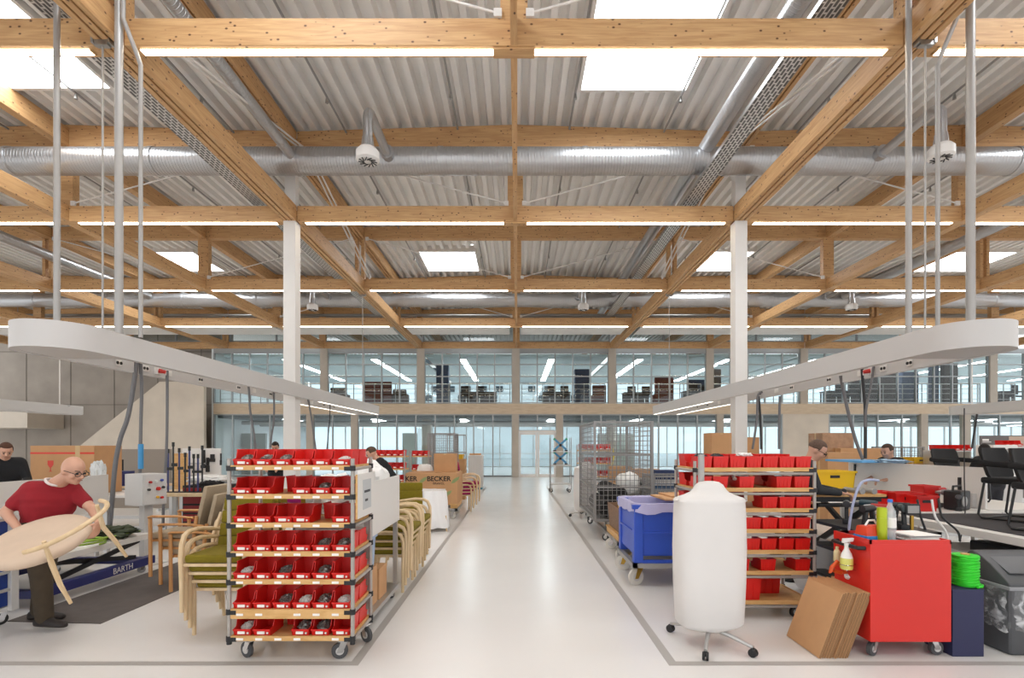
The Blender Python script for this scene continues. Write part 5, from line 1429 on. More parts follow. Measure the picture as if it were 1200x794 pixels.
# low wire basket next to it
cage('wire_basket', 'low wire basket trolley behind the blue bin', xat(742, 8.9)+.35, xat(742, 8.9)+1.1, 8.9, 9.6, .35, 1.12, nx=10, ny=9, nz=10, wire=.008)
small_rack('wheeled rack of red bins behind the long mesh cage', 679, 716, 12.2, zat(526, 12.2), 5, 5, short='far rack behind mesh cage')
ys_ = T('yellow_strap', 'yellow hazard strap hanging on the rack behind the mesh cage', 'strap', (xat(717, 12.0), 12.0, zat(548, 12)))
MB().tube([(0, 0, 0), (.02, 0, .15), (.05, 0, .3), (.02, 0, .45)], .045, 8, flat=(1, .3)).build('strap', mat('strap_yellow', '#e6d419', .5), ys_)
# cabinet with blue drawers + box
bd = T('drawer_cabinet', 'grey cabinet with blue drawers behind the blue bin', 'drawer cabinet', (xat(780, 9.8), 9.9, 0))
zt = zat(561, 9.8)
MB().bb(-.45, .45, -.3, .3, .05, zt).build('body', M_greylt, bd, smooth=0)
for k in range(5):
    d_ = MB().bb(-.42, .42, -.32, -.3, .1+k*(zt-.14)/5, .1+(k+.82)*(zt-.14)/5).build('drawer', mat('steel_blue', '#3d5878', .45), bd, bev=.004, smooth=0)
    MB().bb(-.4, .4, -.335, -.32, .1+(k+.6)*(zt-.14)/5, .1+(k+.72)*(zt-.14)/5).build('handle', M_alu, d_, smooth=0)
cbox('dark navy box standing on the blue-drawer cabinet', (xat(779, 9.8), 9.85, zt+.0015), .42, .35, .17, m=mat('navy_box', '#24335a', .6), tape=False)
cbox('flat brown carton on shelf beside the mesh cage', (xat(757, 11.2), 11.3, .82), .55, .4, .3)
bench('work table behind the mesh cage carrying brown cartons', xat(715, 11.2), xat(800, 11.2), 11.05, 11.75, .82)
cbox('long brown carton on the work table behind the mesh cage', (xat(728, 11.2), 11.35, .8215), .45, .4, .36)
cbox('tall brown carton beside the white lounge-side column', (xat(845, 10.6), 10.8, 0), .42, .45, zat(507, 10.6))

# ------------------------------------------------------------------ blue X-frame rack by the entrance
xr = T('x_frame_rack', 'slim trolley holding two blue X-shaped frames near the entrance doors', 'rack', (xat(657, 17.9), 18.0, 0))
M_xb = mat('sky_blue_frame', '#4b92bf', .45); M_xg = mat('green_tip', '#39a56e', .5)
wx = .36
for sx in (-1, 1):
    for sy in (-.25, .25): MB().cyl((sx*wx, sy, .1), (sx*wx, sy, 1.9), .014, 8).build('post', M_steel, xr)
for z in (.3, .95, 1.42): MB().bb(-wx, wx, -.27, .27, z-.025, z).build('shelf', M_greylt, xr, smooth=0)
for sx in (-1, 1):
    for sy in (-.22, .22): caster(xr, sx*(wx-.05), sy, .28, .06, ang=.5*sx)
for k, z in enumerate((.96, 1.43)):
    t = T('crossed_bars', f'blue X-shaped frame with green tips on the {"lower" if k == 0 else "upper"} shelf of slim trolley', 'X frame', (xat(657, 17.9), 18.0, z+.001), group='blue X frames on the slim trolley')
    for s in (-1, 1):
        MB().box((0, s*.02, .235), (.56, .035, .07), (0, s*.72, 0)).build('bar', M_xb, t, smooth=0)
        MB().box((s*.21, -s*.02, .42), (.06, .04, .075), (0, -s*.72, 0)).build('tip', M_xg, t, smooth=0)
        MB().box((s*.2, 0, .02), (.1, .1, .04)).build('foot', M_dark, t, smooth=0)
    MB().box((0, 0, .21), (.09, .09, .09)).build('hub', M_dark, t, bev=.01)

# ------------------------------------------------------------------ red tool cabinet
M_redc = mat('signal_red_paint', '#d22a22', .35, var=.02, scale=2)
rX0, rX1, rY0, rY1 = xat(1020, 3.95), xat(1115, 3.95), 3.95, 4.40
rc = T('tool_cabinet', 'bright red tool cabinet on four casters, beside the leaning cardboard', 'tool cabinet', ((rX0+rX1)/2, (rY0+rY1)/2, 0))
hw, hd = (rX1-rX0)/2, (rY1-rY0)/2; zt = zat(632.5, 3.95); zb = zat(752, 3.95)
MB().bb(-hw, hw, -hd, hd, zb, zt-.03).build('body', M_redc, rc, bev=.006, smooth=0)
tp = MB().bb(-hw, hw, -hd, -hd+.012, zt-.031, zt).bb(-hw, hw, hd-.012, hd, zt-.031, zt+.0).bb(-hw, -hw+.012, -hd, hd, zt-.031, zt).bb(hw-.012, hw, -hd, hd, zt-.031, zt)
tp.build('top_rim', M_redc, rc, smooth=0)
MB().bb(-hw+.012, hw-.012, -hd+.012, hd-.012, zt-.03, zt-.024).build('top_mat', M_dark, rc, smooth=0)
MB().tube([(-hw, hd-.06, zt-.075), (-hw-.05, hd-.07, zt-.075), (-hw-.055, hd-.12, zt-.075), (-hw-.055, -hd+.12, zt-.075), (-hw-.05, -hd+.07, zt-.075), (-hw, -hd+.06, zt-.075)], .016, 10).build('handle', M_dark, rc)
bkp = MB().bb(-hw-.005, -hw+.12, hd-.012, hd, zt-.2, zt+.0).build('bracket', M_redc, rc, smooth=0)
for sx, a in ((-1, .5), (1, .1)):
    for sy in (-1, 1): caster(rc, sx*(hw-.08), sy*(hd-.08), zb, .055, .035, ang=a+PI*(sx > 0), wm=M_rub)
ZT = zt-.0225
# items on the cabinet
pk_ = T('tool_pouch', 'orange-red and blue tool bag on the red cabinet', 'tool bag', (rX0+.12, rY0+.17, ZT), .15)
MB().box((0, 0, .055), (.19, .14, .11), taper=(.9, .75)).build('body', mat('orange_red', '#d8411f', .5), pk_, bev=.015)
MB().bb(-.096, .096, -.072, .072, .0, .035).build('base_band', mat('sky_blue_vinyl', '#2f7fc0', .45), pk_, bev=.006, smooth=0)
MB().bb(.03, .075, -.073, -.06, .07, .085).build('logo_patch', M_label, pk_, rot=(-.12, 0, 0), smooth=0)
MB().tube([(-.05, 0, .11), (-.02, 0, .15), (.03, 0, .15), (.06, 0, .11)], .008, 8).build('strap', M_label, pk_)
fl = T('thermos_flask', 'lime green flask standing on the red cabinet beside the water bottle', 'flask', (xat(1033.5, 4.05), 4.05, ZT))
M_lime = mat('lime_metal', '#a9b71c', .3, .3)
MB().lathe([(.0, 0), (.034, 0), (.036, .01), (.036, .17), (.035, .18)], n=24).build('body', M_lime, fl)
MB().lathe([(.0, .181), (.036, .181), (.036, .25), (.03, .262), (0, .263)], n=24).build('cap', M_lime, fl)
M_pet = mat('clear_plastic', '#eef5f8', .1, trans=.0, alpha=.3)
wb = T('water_bottle', 'clear plastic water bottle with blue cap on the red cabinet', 'bottle', (xat(1043, 4.08), 4.08, ZT))
MB().lathe([(0, 0), (.036, 0), (.042, .015), (.039, .05), (.042, .08), (.042, .2), (.036, .235), (.018, .275), (.015, .3), (0, .3)], n=24).build('body', M_pet, wb)
MB().lathe([(.0425, .1), (.0425, .175), (.0425, .176)], n=24).build('bottle_label', M_label, wb)
MB().lathe([(0, .3), (.018, .3), (.018, .322), (0, .323)], n=20).build('cap', mat('cap_blue', '#2f6fc8', .4), wb)
for k, (dz, dx, w_) in enumerate(((0, 0, .27), (.012, .01, .25), (.024, -.008, .26), (.034, .006, .24))):
    MB().bb(-w_/2, w_/2, -.12, .12, 0, .0105 if k < 3 else .004).build('paper_folder', M_label if k != 2 else M_grey, loc=(xat(1073, 4.15)+dx, 4.17, ZT+dz+.0005*k), rot=(0, 0, .08*k-.1), label=f'folder of papers on the red cabinet, {["bottom", "second", "third", "topmost"][k]} of the pile', cat='folder', group='paper folders on the red cabinet', smooth=0)
# spray bottle hung on the cabinet's end
def spray(lab, loc, rz, body, liq, H=.28):
    t = T('spray_bottle', lab, 'spray bottle', loc, rz)
    MB().lathe([(0, 0), (.042, 0), (.046, .01), (.046, .075), (.045, .09)], n=24).build('liquid_part', liq, t)
    MB().lathe([(0, .0905), (.045, .0905), (.036, .125), (.018, .16), (.015, .19), (0, .19)], n=24).build('body', body, t)
    h = MB().cyl((0, 0, .185), (0, 0, .21), .018, 14)
    h.add([Vector(p) for p in ((-.035, -.014, .21), (.05, -.01, .222), (.05, .01, .222), (-.035, .014, .21), (-.03, -.012, .245), (.055, -.01, .25), (.055, .01, .25), (-.03, .012, .245))], [(0, 1, 2, 3), (4, 5, 6, 7), (0, 1, 5, 4), (1, 2, 6, 5), (2, 3, 7, 6), (3, 0, 4, 7)])
    h.build('spray_head', M_white, t, bev=.003)
    MB().tube([(.02, 0, .215), (.035, 0, .19), (.028, 0, .165)], .005, 6).build('trigger', M_white, t)
    return t
M_milk = mat('milky_plastic', '#eae7e2', .4); M_liq = mat('yellow_liquid', '#d3cf6a', .3)
spray('white trigger spray bottle with yellow liquid at the end of red cabinet', (xat(994, 4.1)-.0, 4.12, zat(667, 4.1)), 0, M_milk, M_liq)
hk = T('bottle_holder', 'white wire holder on the end of the red cabinet', 'holder', (xat(994, 4.1), 4.12, zat(667, 4.1)-.003), 0)
MB().tube([(.05*math.cos(a), .05*math.sin(a), .04) for a in [i*.4 for i in range(16)]], .003, 6, closed=True).build('ring', M_chrome, hk)
MB().tube([(.05, 0, .04), (.1, .0, .04)], .004, 6).build('arm', M_chrome, hk)
MB().cyl((0, 0, -.001), (0, 0, .002), .03, 14).tube([(.0, 0, 0), (.1, 0, -.01)], .003, 6).build('cup', M_chrome, hk)
b2 = T('glue_bottle', 'cream bottle behind the orange spring clamp at the red cabinet', 'bottle', (xat(981, 4.3), 4.3, zat(657, 4.3)))
MB().lathe([(0, 0), (.026, 0), (.028, .01), (.026, .08), (.012, .1), (.014, .12), (0, .125)], n=18).build('body', mat('cream_plastic', '#ddd0a0', .5), b2)
MB().tube([(.02, 0, .09), (.05, 0, .09), (.075, -.02, .09)], .004, 6).build('hook', M_chrome, b2)
oc = T('spring_clamp', 'orange spring clamp hung at the end of the red cabinet', 'clamp', (xat(978, 4.25), 4.2, zat(664, 4.25)), .2); oc.scale = (1.25, 1.25, 1.25)
M_or = mat('orange_plastic', '#d2521e', .45)
MB().tube([(-.06, 0, -.02), (-.05, 0, .01), (-.01, 0, .045), (.02, 0, .02), (.06, 0, -.035), (.02, 0, -.03), (-.03, 0, -.015)], .013, 10, closed=True).build('frame', M_or, oc)
MB().cyl((.07, -.005, -.045), (.08, .005, -.06), .022, 14).build('roller', M_milk, oc)
MB().tube([(.06, 0, -.035), (.09, .01, .0), (.1, .02, .03)], .006, 6).build('hook', M_chrome, oc)
cable([(993, 640), (996, 610), (1001, 585), (1008, 567), (1018, 562), (1030, 563)], 3, 'pale blue air hose arching up behind the red cabinet', .012, mat('air_hose', '#a8b0cc', .4), Y=4.9)

# ------------------------------------------------------------------ leaning cardboard blanks
n = 12; thk = .225/n
ang = math.atan2(.19, .505)
for k in range(n):
    t_ = thk*(.86 if k % 3 else .93); ln = .48 + (.01 if k % 2 else -.012)
    hh = .535 + (.004*(k % 3))
    mb = MB().bb(0, t_, 0, ln, 0, hh)
    o = mb.build('cardboard_blank', M_carde if False else M_card, loc=(2.365+k*thk/math.cos(ang), 3.95+(.006 if k % 2 else 0)+.004*(k % 3), t_*math.sin(ang)+.0005), rot=(0, ang, 0),
                 label=f'folded cardboard blank leaning against red cabinet, {ORD[k]} from the white stand', cat='cardboard', group='cardboard blanks leaning on the red cabinet', smooth=0)
    g = MB()
    for j in range(3): g.bb(t_*(.22+.28*j), t_*(.32+.28*j), -.0015, .0, .004, hh-.004)
    g.build('cut_edge_groove', M_carde, o, smooth=0)

# ------------------------------------------------------------------ navy box with green cord spool
M_navyb = mat('navy_laminate', '#282a4e', .6)
nb = T('navy_box', 'tall dark navy box on the floor beside the red cabinet', 'box', (xat(1136, 4.0)+.005, 4.12, 0))
nh = zat(690, 4.0)
MB().bb(-.145, .10, -.13, .15, 0, nh-.012).build('carton', M_navyb, nb, bev=.004, smooth=0)
MB().bb(-.147, .102, -.132, .152, nh-.0125, nh).build('lid', M_navyb, nb, bev=.003, smooth=0)
gs = T('cord_spool', 'spool of neon green cord standing on the navy box', 'spool', (xat(1131, 4.1), 4.1, nh+.001))
M_neon = mat('neon_green_cord', '#2fd02a', .5)
rr = random.Random(4); pts = []
for i in range(330):
    a = i*.42; z = .012+.235*i/330
    pts.append((.082*math.cos(a)*(1+.05*math.sin(i*.7)), .082*math.sin(a)*(1+.05*math.cos(i*.9)), z+.012*math.sin(a*.5)))
MB().lathe([(0, .004), (.078, .004), (.08, .25), (0, .25)], n=24).build('wound_cord', M_neon, gs)
MB().tube(pts, .008, 6).build('cord', M_neon, gs)
MB().tube([(.02, -.09, .012), (.07, -.07, .01), (.11, -.03, .01), (.105, .02, .008), (.06, .05, .008)], .011, 8).build('cord_end', M_neon, gs)
MB().cyl((0, 0, .25), (0, 0, .258), .03, 18).build('core', M_ply, gs)

# ------------------------------------------------------------------ grey waste bin with clear bag
M_bin = mat('charcoal_plastic', '#4c4d50', .5, var=.03)
wb_ = T('waste_bin', 'charcoal waste bin with domed lid and clear bag, beside the navy box', 'waste bin', (4.10, 4.18, 0), 0)
BW, BD, BH = .46, .40, .53
MB().box((0, 0, BH/2), (BW*.9, BD*.9, BH), taper=(1.1, 1.1)).build('body', M_bin, wb_, bev=.035, seg=3)
# swing lid: rounded wedge
lid = []
prof = [(-BD/2, 0), (BD/2, 0), (BD*.5, .12), (BD*.47, .19), (BD*.40, .225), (BD*.30, .228), (BD*.12, .20), (-BD*.1, .15), (-BD*.3, .09), (-BD*.46, .04), (-BD/2, .025)]
MB().prism([(a, b) for a, b in prof], BW, 'X', -BW/2).xf(Matrix.Translation((0, 0, BH+.008))).build('lid', M_bin, wb_, bev=.022, seg=3)
MB().box((0, -BD*.12, BH+.152), (BW*.74, .2, .008), (.50, 0, 0)).build('flap', mat('charcoal_flap', '#57585b', .45), wb_, bev=.003)
MB().box((0, 0, BH), (BW+.02, BD+.02, .03)).build('rim', mat('pale_rim', '#8c8c90', .5), wb_, bev=.01)
M_clear = mat('clear_film', '#f2f3f5', .15, alpha=.9, bump=.9, bscale=14)
_nt = M_clear.node_tree; _n = _nt.nodes.new('ShaderNodeTexNoise'); _n.inputs['Scale'].default_value = 9; _n.inputs['Detail'].default_value = 3; _n.inputs['Distortion'].default_value = 1.6
_tc = _nt.nodes.new('ShaderNodeTexCoord'); _nt.links.new(_tc.outputs['Object'], _n.inputs['Vector'])
_r = _nt.nodes.new('ShaderNodeValToRGB'); _r.color_ramp.elements[0].position = .46; _r.color_ramp.elements[0].color = (.08,)*3+(1,); _r.color_ramp.elements[1].position = .72; _r.color_ramp.elements[1].color = (.75,)*3+(1,)
_nt.links.new(_n.outputs['Fac'], _r.inputs['Fac']); _nt.links.new(_r.outputs['Color'], _nt.nodes['Principled BSDF'].inputs['Alpha'])
rings = []; n = 72
for j in range(15):
    v = j/14; z = BH-.012-(.33)*v; ring = []
    for i in range(n):
        a = 2*PI*i/n; c, s = math.cos(a), math.sin(a); pw = 7; q = (abs(c)**pw+abs(s)**pw)**(-1/pw)
        f = 1.04+.05*v*abs(mnoise.noise(Vector((c*4, s*4, v*5))))*3+.02*math.sin(a*17+v*6)*v
        kx = .985-.07*v
        ring.append(Vector((BW/2*q*c*f*kx, BD/2*q*s*f*kx, z-.05*v*mnoise.noise(Vector((c*3, s*3, 7))))))
    rings.append(ring)
mb = MB(); vs = [p for r in rings for p in r]
mb.add(vs, [(i*n+j, i*n+(j+1) % n, (i+1)*n+(j+1) % n, (i+1)*n+j) for i in range(14) for j in range(n)]).build('clear_bag', M_clear, wb_, smooth=.5)

# ------------------------------------------------------------------ scissor lift table with clutter
M_scis = mat('black_steel', '#202022', .45, .3)
sl = T('scissor_table', 'black scissor lift table with plywood top, between bin rack and red cabinet', 'lift table', (xat(985, 6.3)-.05, 6.6, 0))
MB().bb(-.45, .4, -.6, .8, 1.04, 1.07).build('tabletop', M_ply, sl, bev=.003, smooth=0)
MB().bb(-.42, .37, -.56, .76, .98, 1.04).build('table_frame', M_scis, sl, smooth=0)
for x in (-.36, .3):
    for s in (-1, 1):
        MB().box((x+.03*s, .05, .6), (.035, 1.35, .07), (s*.52, 0, 0)).build('scissor_arm', M_scis, sl, smooth=0)
    MB().bb(x-.03, x+.03, -.6, .75, .12, .2).build('base_rail', M_scis, sl, smooth=0)
for y in (-.55, .7): MB().cyl((-.38, y, .94), (.33, y, .94), .025, 12).build('cross_tube', M_scis, sl)
for y in (-.56, .7): MB().bb(-.36, .3, y-.04, y+.04, .12, .18).build('cross_bar', M_scis, sl, smooth=0)
for x in (-.33, .27):
    for y in (-.5, .64): caster(sl, x, y, .12, .05, ang=.5, wm=M_dark)
for k, x in enumerate((-.1, .12, .26)):
    MB().cyl((0, 0, 0), (0, .3, 0), .028, 18).cyl((0, -.02, 0), (0, 0, 0), .033, 18, .033).build('roller_tube', M_grey if k else M_scis, loc=(sl.location.x+x, 6.02, 1.07+.034), label=f'short {"grey" if k else "black"} tube lying on the scissor lift table, {ORD[k]} from the bin rack', cat='tube', group='tubes on the scissor table')
crate('yellow_crate', 'bright yellow plastic crate on the scissor lift table', (xat(983, 6.6)+.02, 6.9, 1.0715), .54, .38, .235, mat('crate_yellow', '#e8c012', .45))
MB().box((0, 0, .25), (.02, .5, .5), (0, -.45, 0)).build('white_board', M_screen, loc=(3.15, 5.62, .0), label='white board propped on the floor below the scissor lift table', cat='board', smooth=0)
MB().box((0, 0, .3), (.02, .6, .6), (0, .3, 0)).build('grey_board', M_grey, loc=(3.42, 5.55, .0), label='grey board propped beside the scissor table legs', cat='board', smooth=0)
# ------------------------------------------------------------------ tool cart of dark gear behind the red cabinet
M_gear = mat('dark_gear', '#232326', .45, var=.25, scale=8)
gcx0, gcx1, gcy0, gcy1 = 3.25, 3.98, 4.75, 5.6
gcart = T('gear_cart', 'dark steel cart crowded with tools behind the red cabinet', 'cart', ((gcx0+gcx1)/2, (gcy0+gcy1)/2, 0))
hw, hd = (gcx1-gcx0)/2, (gcy1-gcy0)/2
for z in (.3, .6, .84): MB().bb(-hw, hw, -hd, hd, z-.03, z).build('shelf', M_gear, gcart, smooth=0)
for sx in (-1, 1):
    for sy in (-1, 1):
        MB().bb(sx*(hw-.02)-.02, sx*(hw-.02)+.02, sy*(hd-.02)-.02, sy*(hd-.02)+.02, .1, .84).build('post', M_scis, gcart, smooth=0); caster(gcart, sx*(hw-.06), sy*(hd-.06), .1, .045, wm=M_dark)
def drill(lab, loc, rz, c, s=1.0):
    t = T('power_drill', lab, 'power tool', loc, rz); t.scale = (s, s, s)
    m = mat('tool_'+c, c, .45)
    MB().cyl((-.09, 0, .2), (.07, 0, .2), .034, 16).build('motor_housing', m, t, bev=.006)
    MB().cyl((.07, 0, .2), (.13, 0, .2), .026, 14, .014).build('chuck', M_steel, t)
    MB().box((-.045, 0, .11), (.045, .036, .15), (0, .15, 0)).build('grip', M_dark, t, bev=.01)
    MB().box((-.035, 0, .025), (.11, .07, .05)).build('battery', M_dark, t, bev=.008)
    return t
for k, (x, y, rz, c) in enumerate(((3.4, 4.9, .4, '#2a2a2c'), (3.58, 5.0, 2.4, '#a8261f'), (3.75, 4.93, 1.2, '#2c3a3c'), (3.88, 5.12, -.6, '#2a2a2c'), (3.45, 5.3, 1.0, '#303034'), (3.7, 5.35, 2.0, '#23404a'))):
    drill(f'{"dark red" if k == 1 else "dark"} power tool on the crowded gear cart, {ORD[k]} from the scissor table', (x, y, .8415), rz, c)
for k, (x, y, w_, d_, h_) in enumerate(((3.39, 4.95, .18, .3, .14), (3.62, 5.0, .2, .3, .2), (3.85, 5.0, .18, .3, .12))):
    t = T('tool_case', f'dark tool case on the middle shelf of the gear cart, {ORD[k]} from the scissor table', 'tool case', (x, y, .6015))
    MB().box((0, 0, h_/2), (w_, d_, h_)).build('case_body', M_gear, t, bev=.01, smooth=0)
    MB().tube([(-.05, -d_/2, h_*.6), (-.04, -d_/2-.03, h_*.65), (.04, -d_/2-.03, h_*.65), (.05, -d_/2, h_*.6)], .007, 6).build('handle', M_grey, t)
lr = T('label_gauge', 'small black gauge with pale screen standing behind the water bottle', 'gauge', (xat(1059, 4.95), 4.85, .8415), -.1)
MB().bb(-.012, .012, -.012, .012, 0, .14).build('stalk', M_brass, lr, smooth=0)
MB().box((0, 0, .2), (.13, .05, .1)).build('housing', M_dark, lr, bev=.012)
MB().box((0, -.026, .2), (.1, .004, .07)).build('screen', M_grey, lr, smooth=0)
for k, (x0, c, n_) in enumerate(((1075, M_cablek, 'black'), (1092, M_label, 'white'), (1100, M_cablek, 'black'))):
    cable([(x0, 585), (x0+4, 605), (x0+10+6*k, 622), (x0+13+6*k, 634)], 4, f'{n_} cable trailing over the gear behind the papers, {ORD[k]} from the water bottle', .01, c, Y=4.9)

# ------------------------------------------------------------------ long benches under the lounge-side raceway
M_bt = mat('bench_white', '#d9d5cf', .5)
bench('white workbench with divider, tools and red bins under the raceway', 4.65, 6.15, 6.45, 9.6, .8, M_bt)
dv2 = T('bench_divider', 'long white divider board on the workbench in front of the black-shirted man', 'divider', (6.2, 8.1, 0))
MB().bb(-.015, .015, -1.38, 1.4, .805, 1.35).build('board', M_screen, dv2, bev=.004, smooth=0)
for y, z0, z1 in ((-1.0, .83, 1.2), (1.2, 1.1, 1.3)): MB().bb(-.035, -.016, y-.02, y+.02, z0, z1).build('slot', M_dark, dv2, smooth=0)
so = MB().bb(-.06, -.015, -1.25, -1.05, .82, 1.0).build('power_strip', M_greylt, dv2, smooth=0)
MB().bb(-.066, -.06, -1.2, -1.1, .83, .99).build('outlet', M_dark, so, smooth=0)
for y in (-1.2, 1.25): MB().bb(-.02, .02, y-.03, y+.03, 0, .805).build('post', M_alu, dv2, smooth=0)
bl = MB().box((0, 0, 0), (.75, 1.0, .035)).build('blue_board', mat('pale_blue_foam', '#5fa3d6', .6), loc=(6.1, 8.95, 1.35+.02), label='pale blue foam board lying across the white divider', cat='board', smooth=0, bev=.004)
crumple((6.15, 8.35, 1.385), (.2, .3, .03), 2.8, .4).build('blue_film', mat('pale_blue_film', '#a9cbe6', .4), label='crumpled pale blue film beside the blue board on divider', cat='film')
# red bins and tools on the bench
M_crr = M_red
for k, (px, Y, w_, h_) in enumerate(((1033, 6.9, .34, .22), (1064, 6.75, .36, .22), (1085, 6.55, .26, .2), (1090, 6.9, .2, .3))):
    crate('red_box', f'open red box on the workbench, {ORD[k]} from the yellow crate', (xat(px, Y), Y+.1, .8015), w_, .25, h_, M_red, cat='box', rim=True)
drill('red cordless drill on the workbench beside the white divider', (xat(1100, 6.9)+.1, 7.0, .8015), .3, '#b81e22', 1.15)
drill('grey rotary tool on the workbench before the radio', (xat(1112, 6.75), 6.75, .8015), 2.2, '#77777a', 1.1)
drill('small grey tool on the workbench between red drill and radio', (xat(1120, 6.65), 6.62, .8015), 1.0, '#5c5c60', .9)
rd_ = T('site_radio', 'black work radio with top handle on the bench before the white divider', 'radio', (xat(1129, 6.6), 6.7, .8015), .45)
MB().box((0, 0, .13), (.24, .2, .25)).build('housing', M_dark, rd_, bev=.025, seg=3)
MB().cyl((-.05, -.1, .12), (-.05, -.112, .12), .065, 20).build('speaker', M_grey, rd_)
MB().tube([(-.1, 0, .25), (-.09, 0, .31), (.09, 0, .31), (.1, 0, .25)], .014, 8).build('handle', M_dark, rd_)
# bench B (dark cloth) with black chairs standing on it
t = bench('white-edged assembly bench covered with dark cloth, black chairs standing on it', 4.62, 6.6, 4.3, 6.35, .8, M_bt, th=.075)
MB().bb(4.75, 6.55, 4.4, 6.3, .8015, .806).build('bench_cloth', mat('charcoal_cloth', '#3a3638', .9), label='charcoal cloth spread on the bench under the black chairs', cat='cloth', smooth=0)
def black_chair(lab, loc, rz):
    t = T('sled_chair', lab, 'armchair', loc, rz)
    MB().box((0, 0, .44), (.5, .48, .07)).build('seat', M_black, t, bev=.028, seg=3)
    MB().tube([(-.26, -.2, .62), (-.27, .1, .63), (-.24, .24, .64), (0, .28, .65), (.24, .24, .64), (.27, .1, .63), (.26, -.2, .62)], .022, 8, flat=(1, 1.6)).build('armrest', M_black, t)
    b = MB()
    rings = []
    for z, w_ in ((.46, .2), (.5, .235), (.66, .26), (.76, .25), (.81, .22)):
        y = .22+.09*(z-.46)/.35
        rings.append([Vector((w_*math.sin(a), y+.05*math.cos(a)-.05+(.045 if True else 0)-.12*abs(math.sin(a))**3*.6, z)) if False else Vector((w_*math.cos(a), y+.032*math.sin(a)-.07*abs(math.cos(a))**3, z)) for a in [2*PI*i/24 for i in range(24)]])
    b.loft(rings).build('backrest', M_black, t, smooth=.9)
    for s in (-1, 1):
        MB().tube([(s*.24, -.22, .44), (s*.25, -.24, .3), (s*.26, -.25, .05), (s*.26, -.23, .014), (s*.26, .22, .014), (s*.26, .25, .05), (s*.245, .2, .42)], .0125, 8).build('leg', M_blackp, t)
    MB().tube([(-.26, .2, .014), (.26, .2, .014)], .011, 8).build('cross_bar', M_blackp, t)
    return t
black_chair('black sled-base armchair on the bench beside the end of white divider', (xat(1150, 6.0)+.2, 5.75, .807), .35)
black_chair('black sled-base armchair at the picture edge on the dark bench', (xat(1195, 5.2)+.12, 4.95, .807), .3)
o = bench('second bench behind the white divider', 6.4, 7.6, 6.9, 9.6, .78, M_bt)
black_chair('black armchair whose back rises behind the white divider', (xat(1098, 7.4)+.75, 7.9, .7815), .2)
# under bench B: dark cases, orange tools
M_orng = mat('orange_case', '#c8641e', .5)
shf = T('low_shelf', 'low blue-edged shelf under the bench with the black chairs', 'shelf', (5.5, 5.2, 0))
MB().bb(-.78, .9, -.7, .7, .5, .53).build('shelf_board', M_bt, shf, smooth=0)
MB().bb(-.78, .9, -.73, -.7, .46, .53).build('edge', mat('edge_blue', '#2c57a0', .5), shf, smooth=0)
for sx in (-.7, .85):
    for sy in (-.6, .6): MB().bb(sx-.03, sx+.03, sy-.03, sy+.03, 0, .5).build('leg', M_alu, shf, smooth=0)
for k, (x, y, w_, d_, h_, m) in enumerate(((4.98, 5.15, .34, .5, .12, M_gear), (5.35, 4.85, .3, .3, .1, M_orng), (5.7, 5.0, .3, .4, .13, M_gear), (6.05, 4.8, .3, .25, .1, M_orng))):
    t = T('tool_case', f'{"orange" if m is M_orng else "black"} tool case on the shelf under the black chairs, {ORD[k]} from the neon cord', 'tool case', (x, y, .531), .3*(k % 2))
    MB().box((0, 0, h_/2), (w_, d_, h_)).build('case_body', m, t, bev=.015)
    MB().tube([(-.06, -d_/2, h_*.5), (-.05, -d_/2-.03, h_*.55), (.05, -d_/2-.03, h_*.55), (.06, -d_/2, h_*.5)], .008, 6).build('handle', M_dark, t)
crumple((4.55, 5.0, .12), (.3, .3, .12), 6.2, .4).build('black_bag', M_gear, label='slack black tool bag with straps on the floor before the bench', cat='bag')
MB().tube([(4.35, 4.72, .2), (4.5, 4.7, .25), (4.65, 4.75, .22), (4.8, 4.85, .12)], .02, 8, flat=(1, .4)).build('orange_strap', M_orng, label='orange strap over the slack black tool bag', cat='strap')

# ------------------------------------------------------------------ crates and far right things
M_wrapbrown = mat('film_wrapped_card', '#a37a56', .25, var=.25, scale=6, bump=.5, bscale=10)
def slab_box(lab, px0, px1, pyt, Y, m, z0=0, d=.6, name='carton'):
    x0, x1 = xat(px0, Y), xat(px1, Y)
    t = T(name, lab, 'box', ((x0+x1)/2, Y, z0)); h = zat(pyt, Y)-z0
    MB().bb(-(x1-x0)/2, (x1-x0)/2, 0, d, 0, h).build('box_body', m, t, bev=.006, smooth=0)
    MB().bb(-(x1-x0)/2-.002, (x1-x0)/2+.002, d*.45, d*.55, h*.0, h+.002).build('band', mat('parcel_tape', '#c9a878', .3), t, smooth=0)
    return t
slab_box('film-wrapped brown pallet load by the bare concrete wall panel', 964, 1000, 507, 12.2, M_wrapbrown)
slab_box('brown carton standing in front of the film-wrapped pallet load', 970, 1003, 530, 10.6, M_card)
slab_box('long flat brown carton behind the blue board', 985, 1040, 525, 12.0, M_card, d=.4)
slab_box('small brown carton beyond the rack behind the white stand', 866, 890, 512, 15, M_card, d=.4)
pst = T('poster_panel', 'dark grey display panel with pale heading, at the hall edge', 'display panel', (xat(1190, 13.5), 13.5, 0))
x0, x1 = xat(1149, 13.5)-xat(1190, 13.5), 1.0
pb_ = MB().bb(x0, x1, 0, .04, .25, zat(510, 13.5)).build('panel', mat('poster_grey', '#6d6866', .6), pst, smooth=0)
MB().bb(x0+.05, x0+.22, -.003, 0, zat(515, 13.5)-.03, zat(515, 13.5)+.02).bb(x0+.05, x0+.28, -.003, 0, zat(517.5, 13.5)-.01, zat(517.5, 13.5)+.005).build('heading', M_label, pb_, smooth=0)
MB().bb(x0+.75, x1-.02, -.003, 0, .9, zat(511, 13.5)).build('photo_field', mat('poster_sand', '#c0a897', .6), pb_, smooth=0)
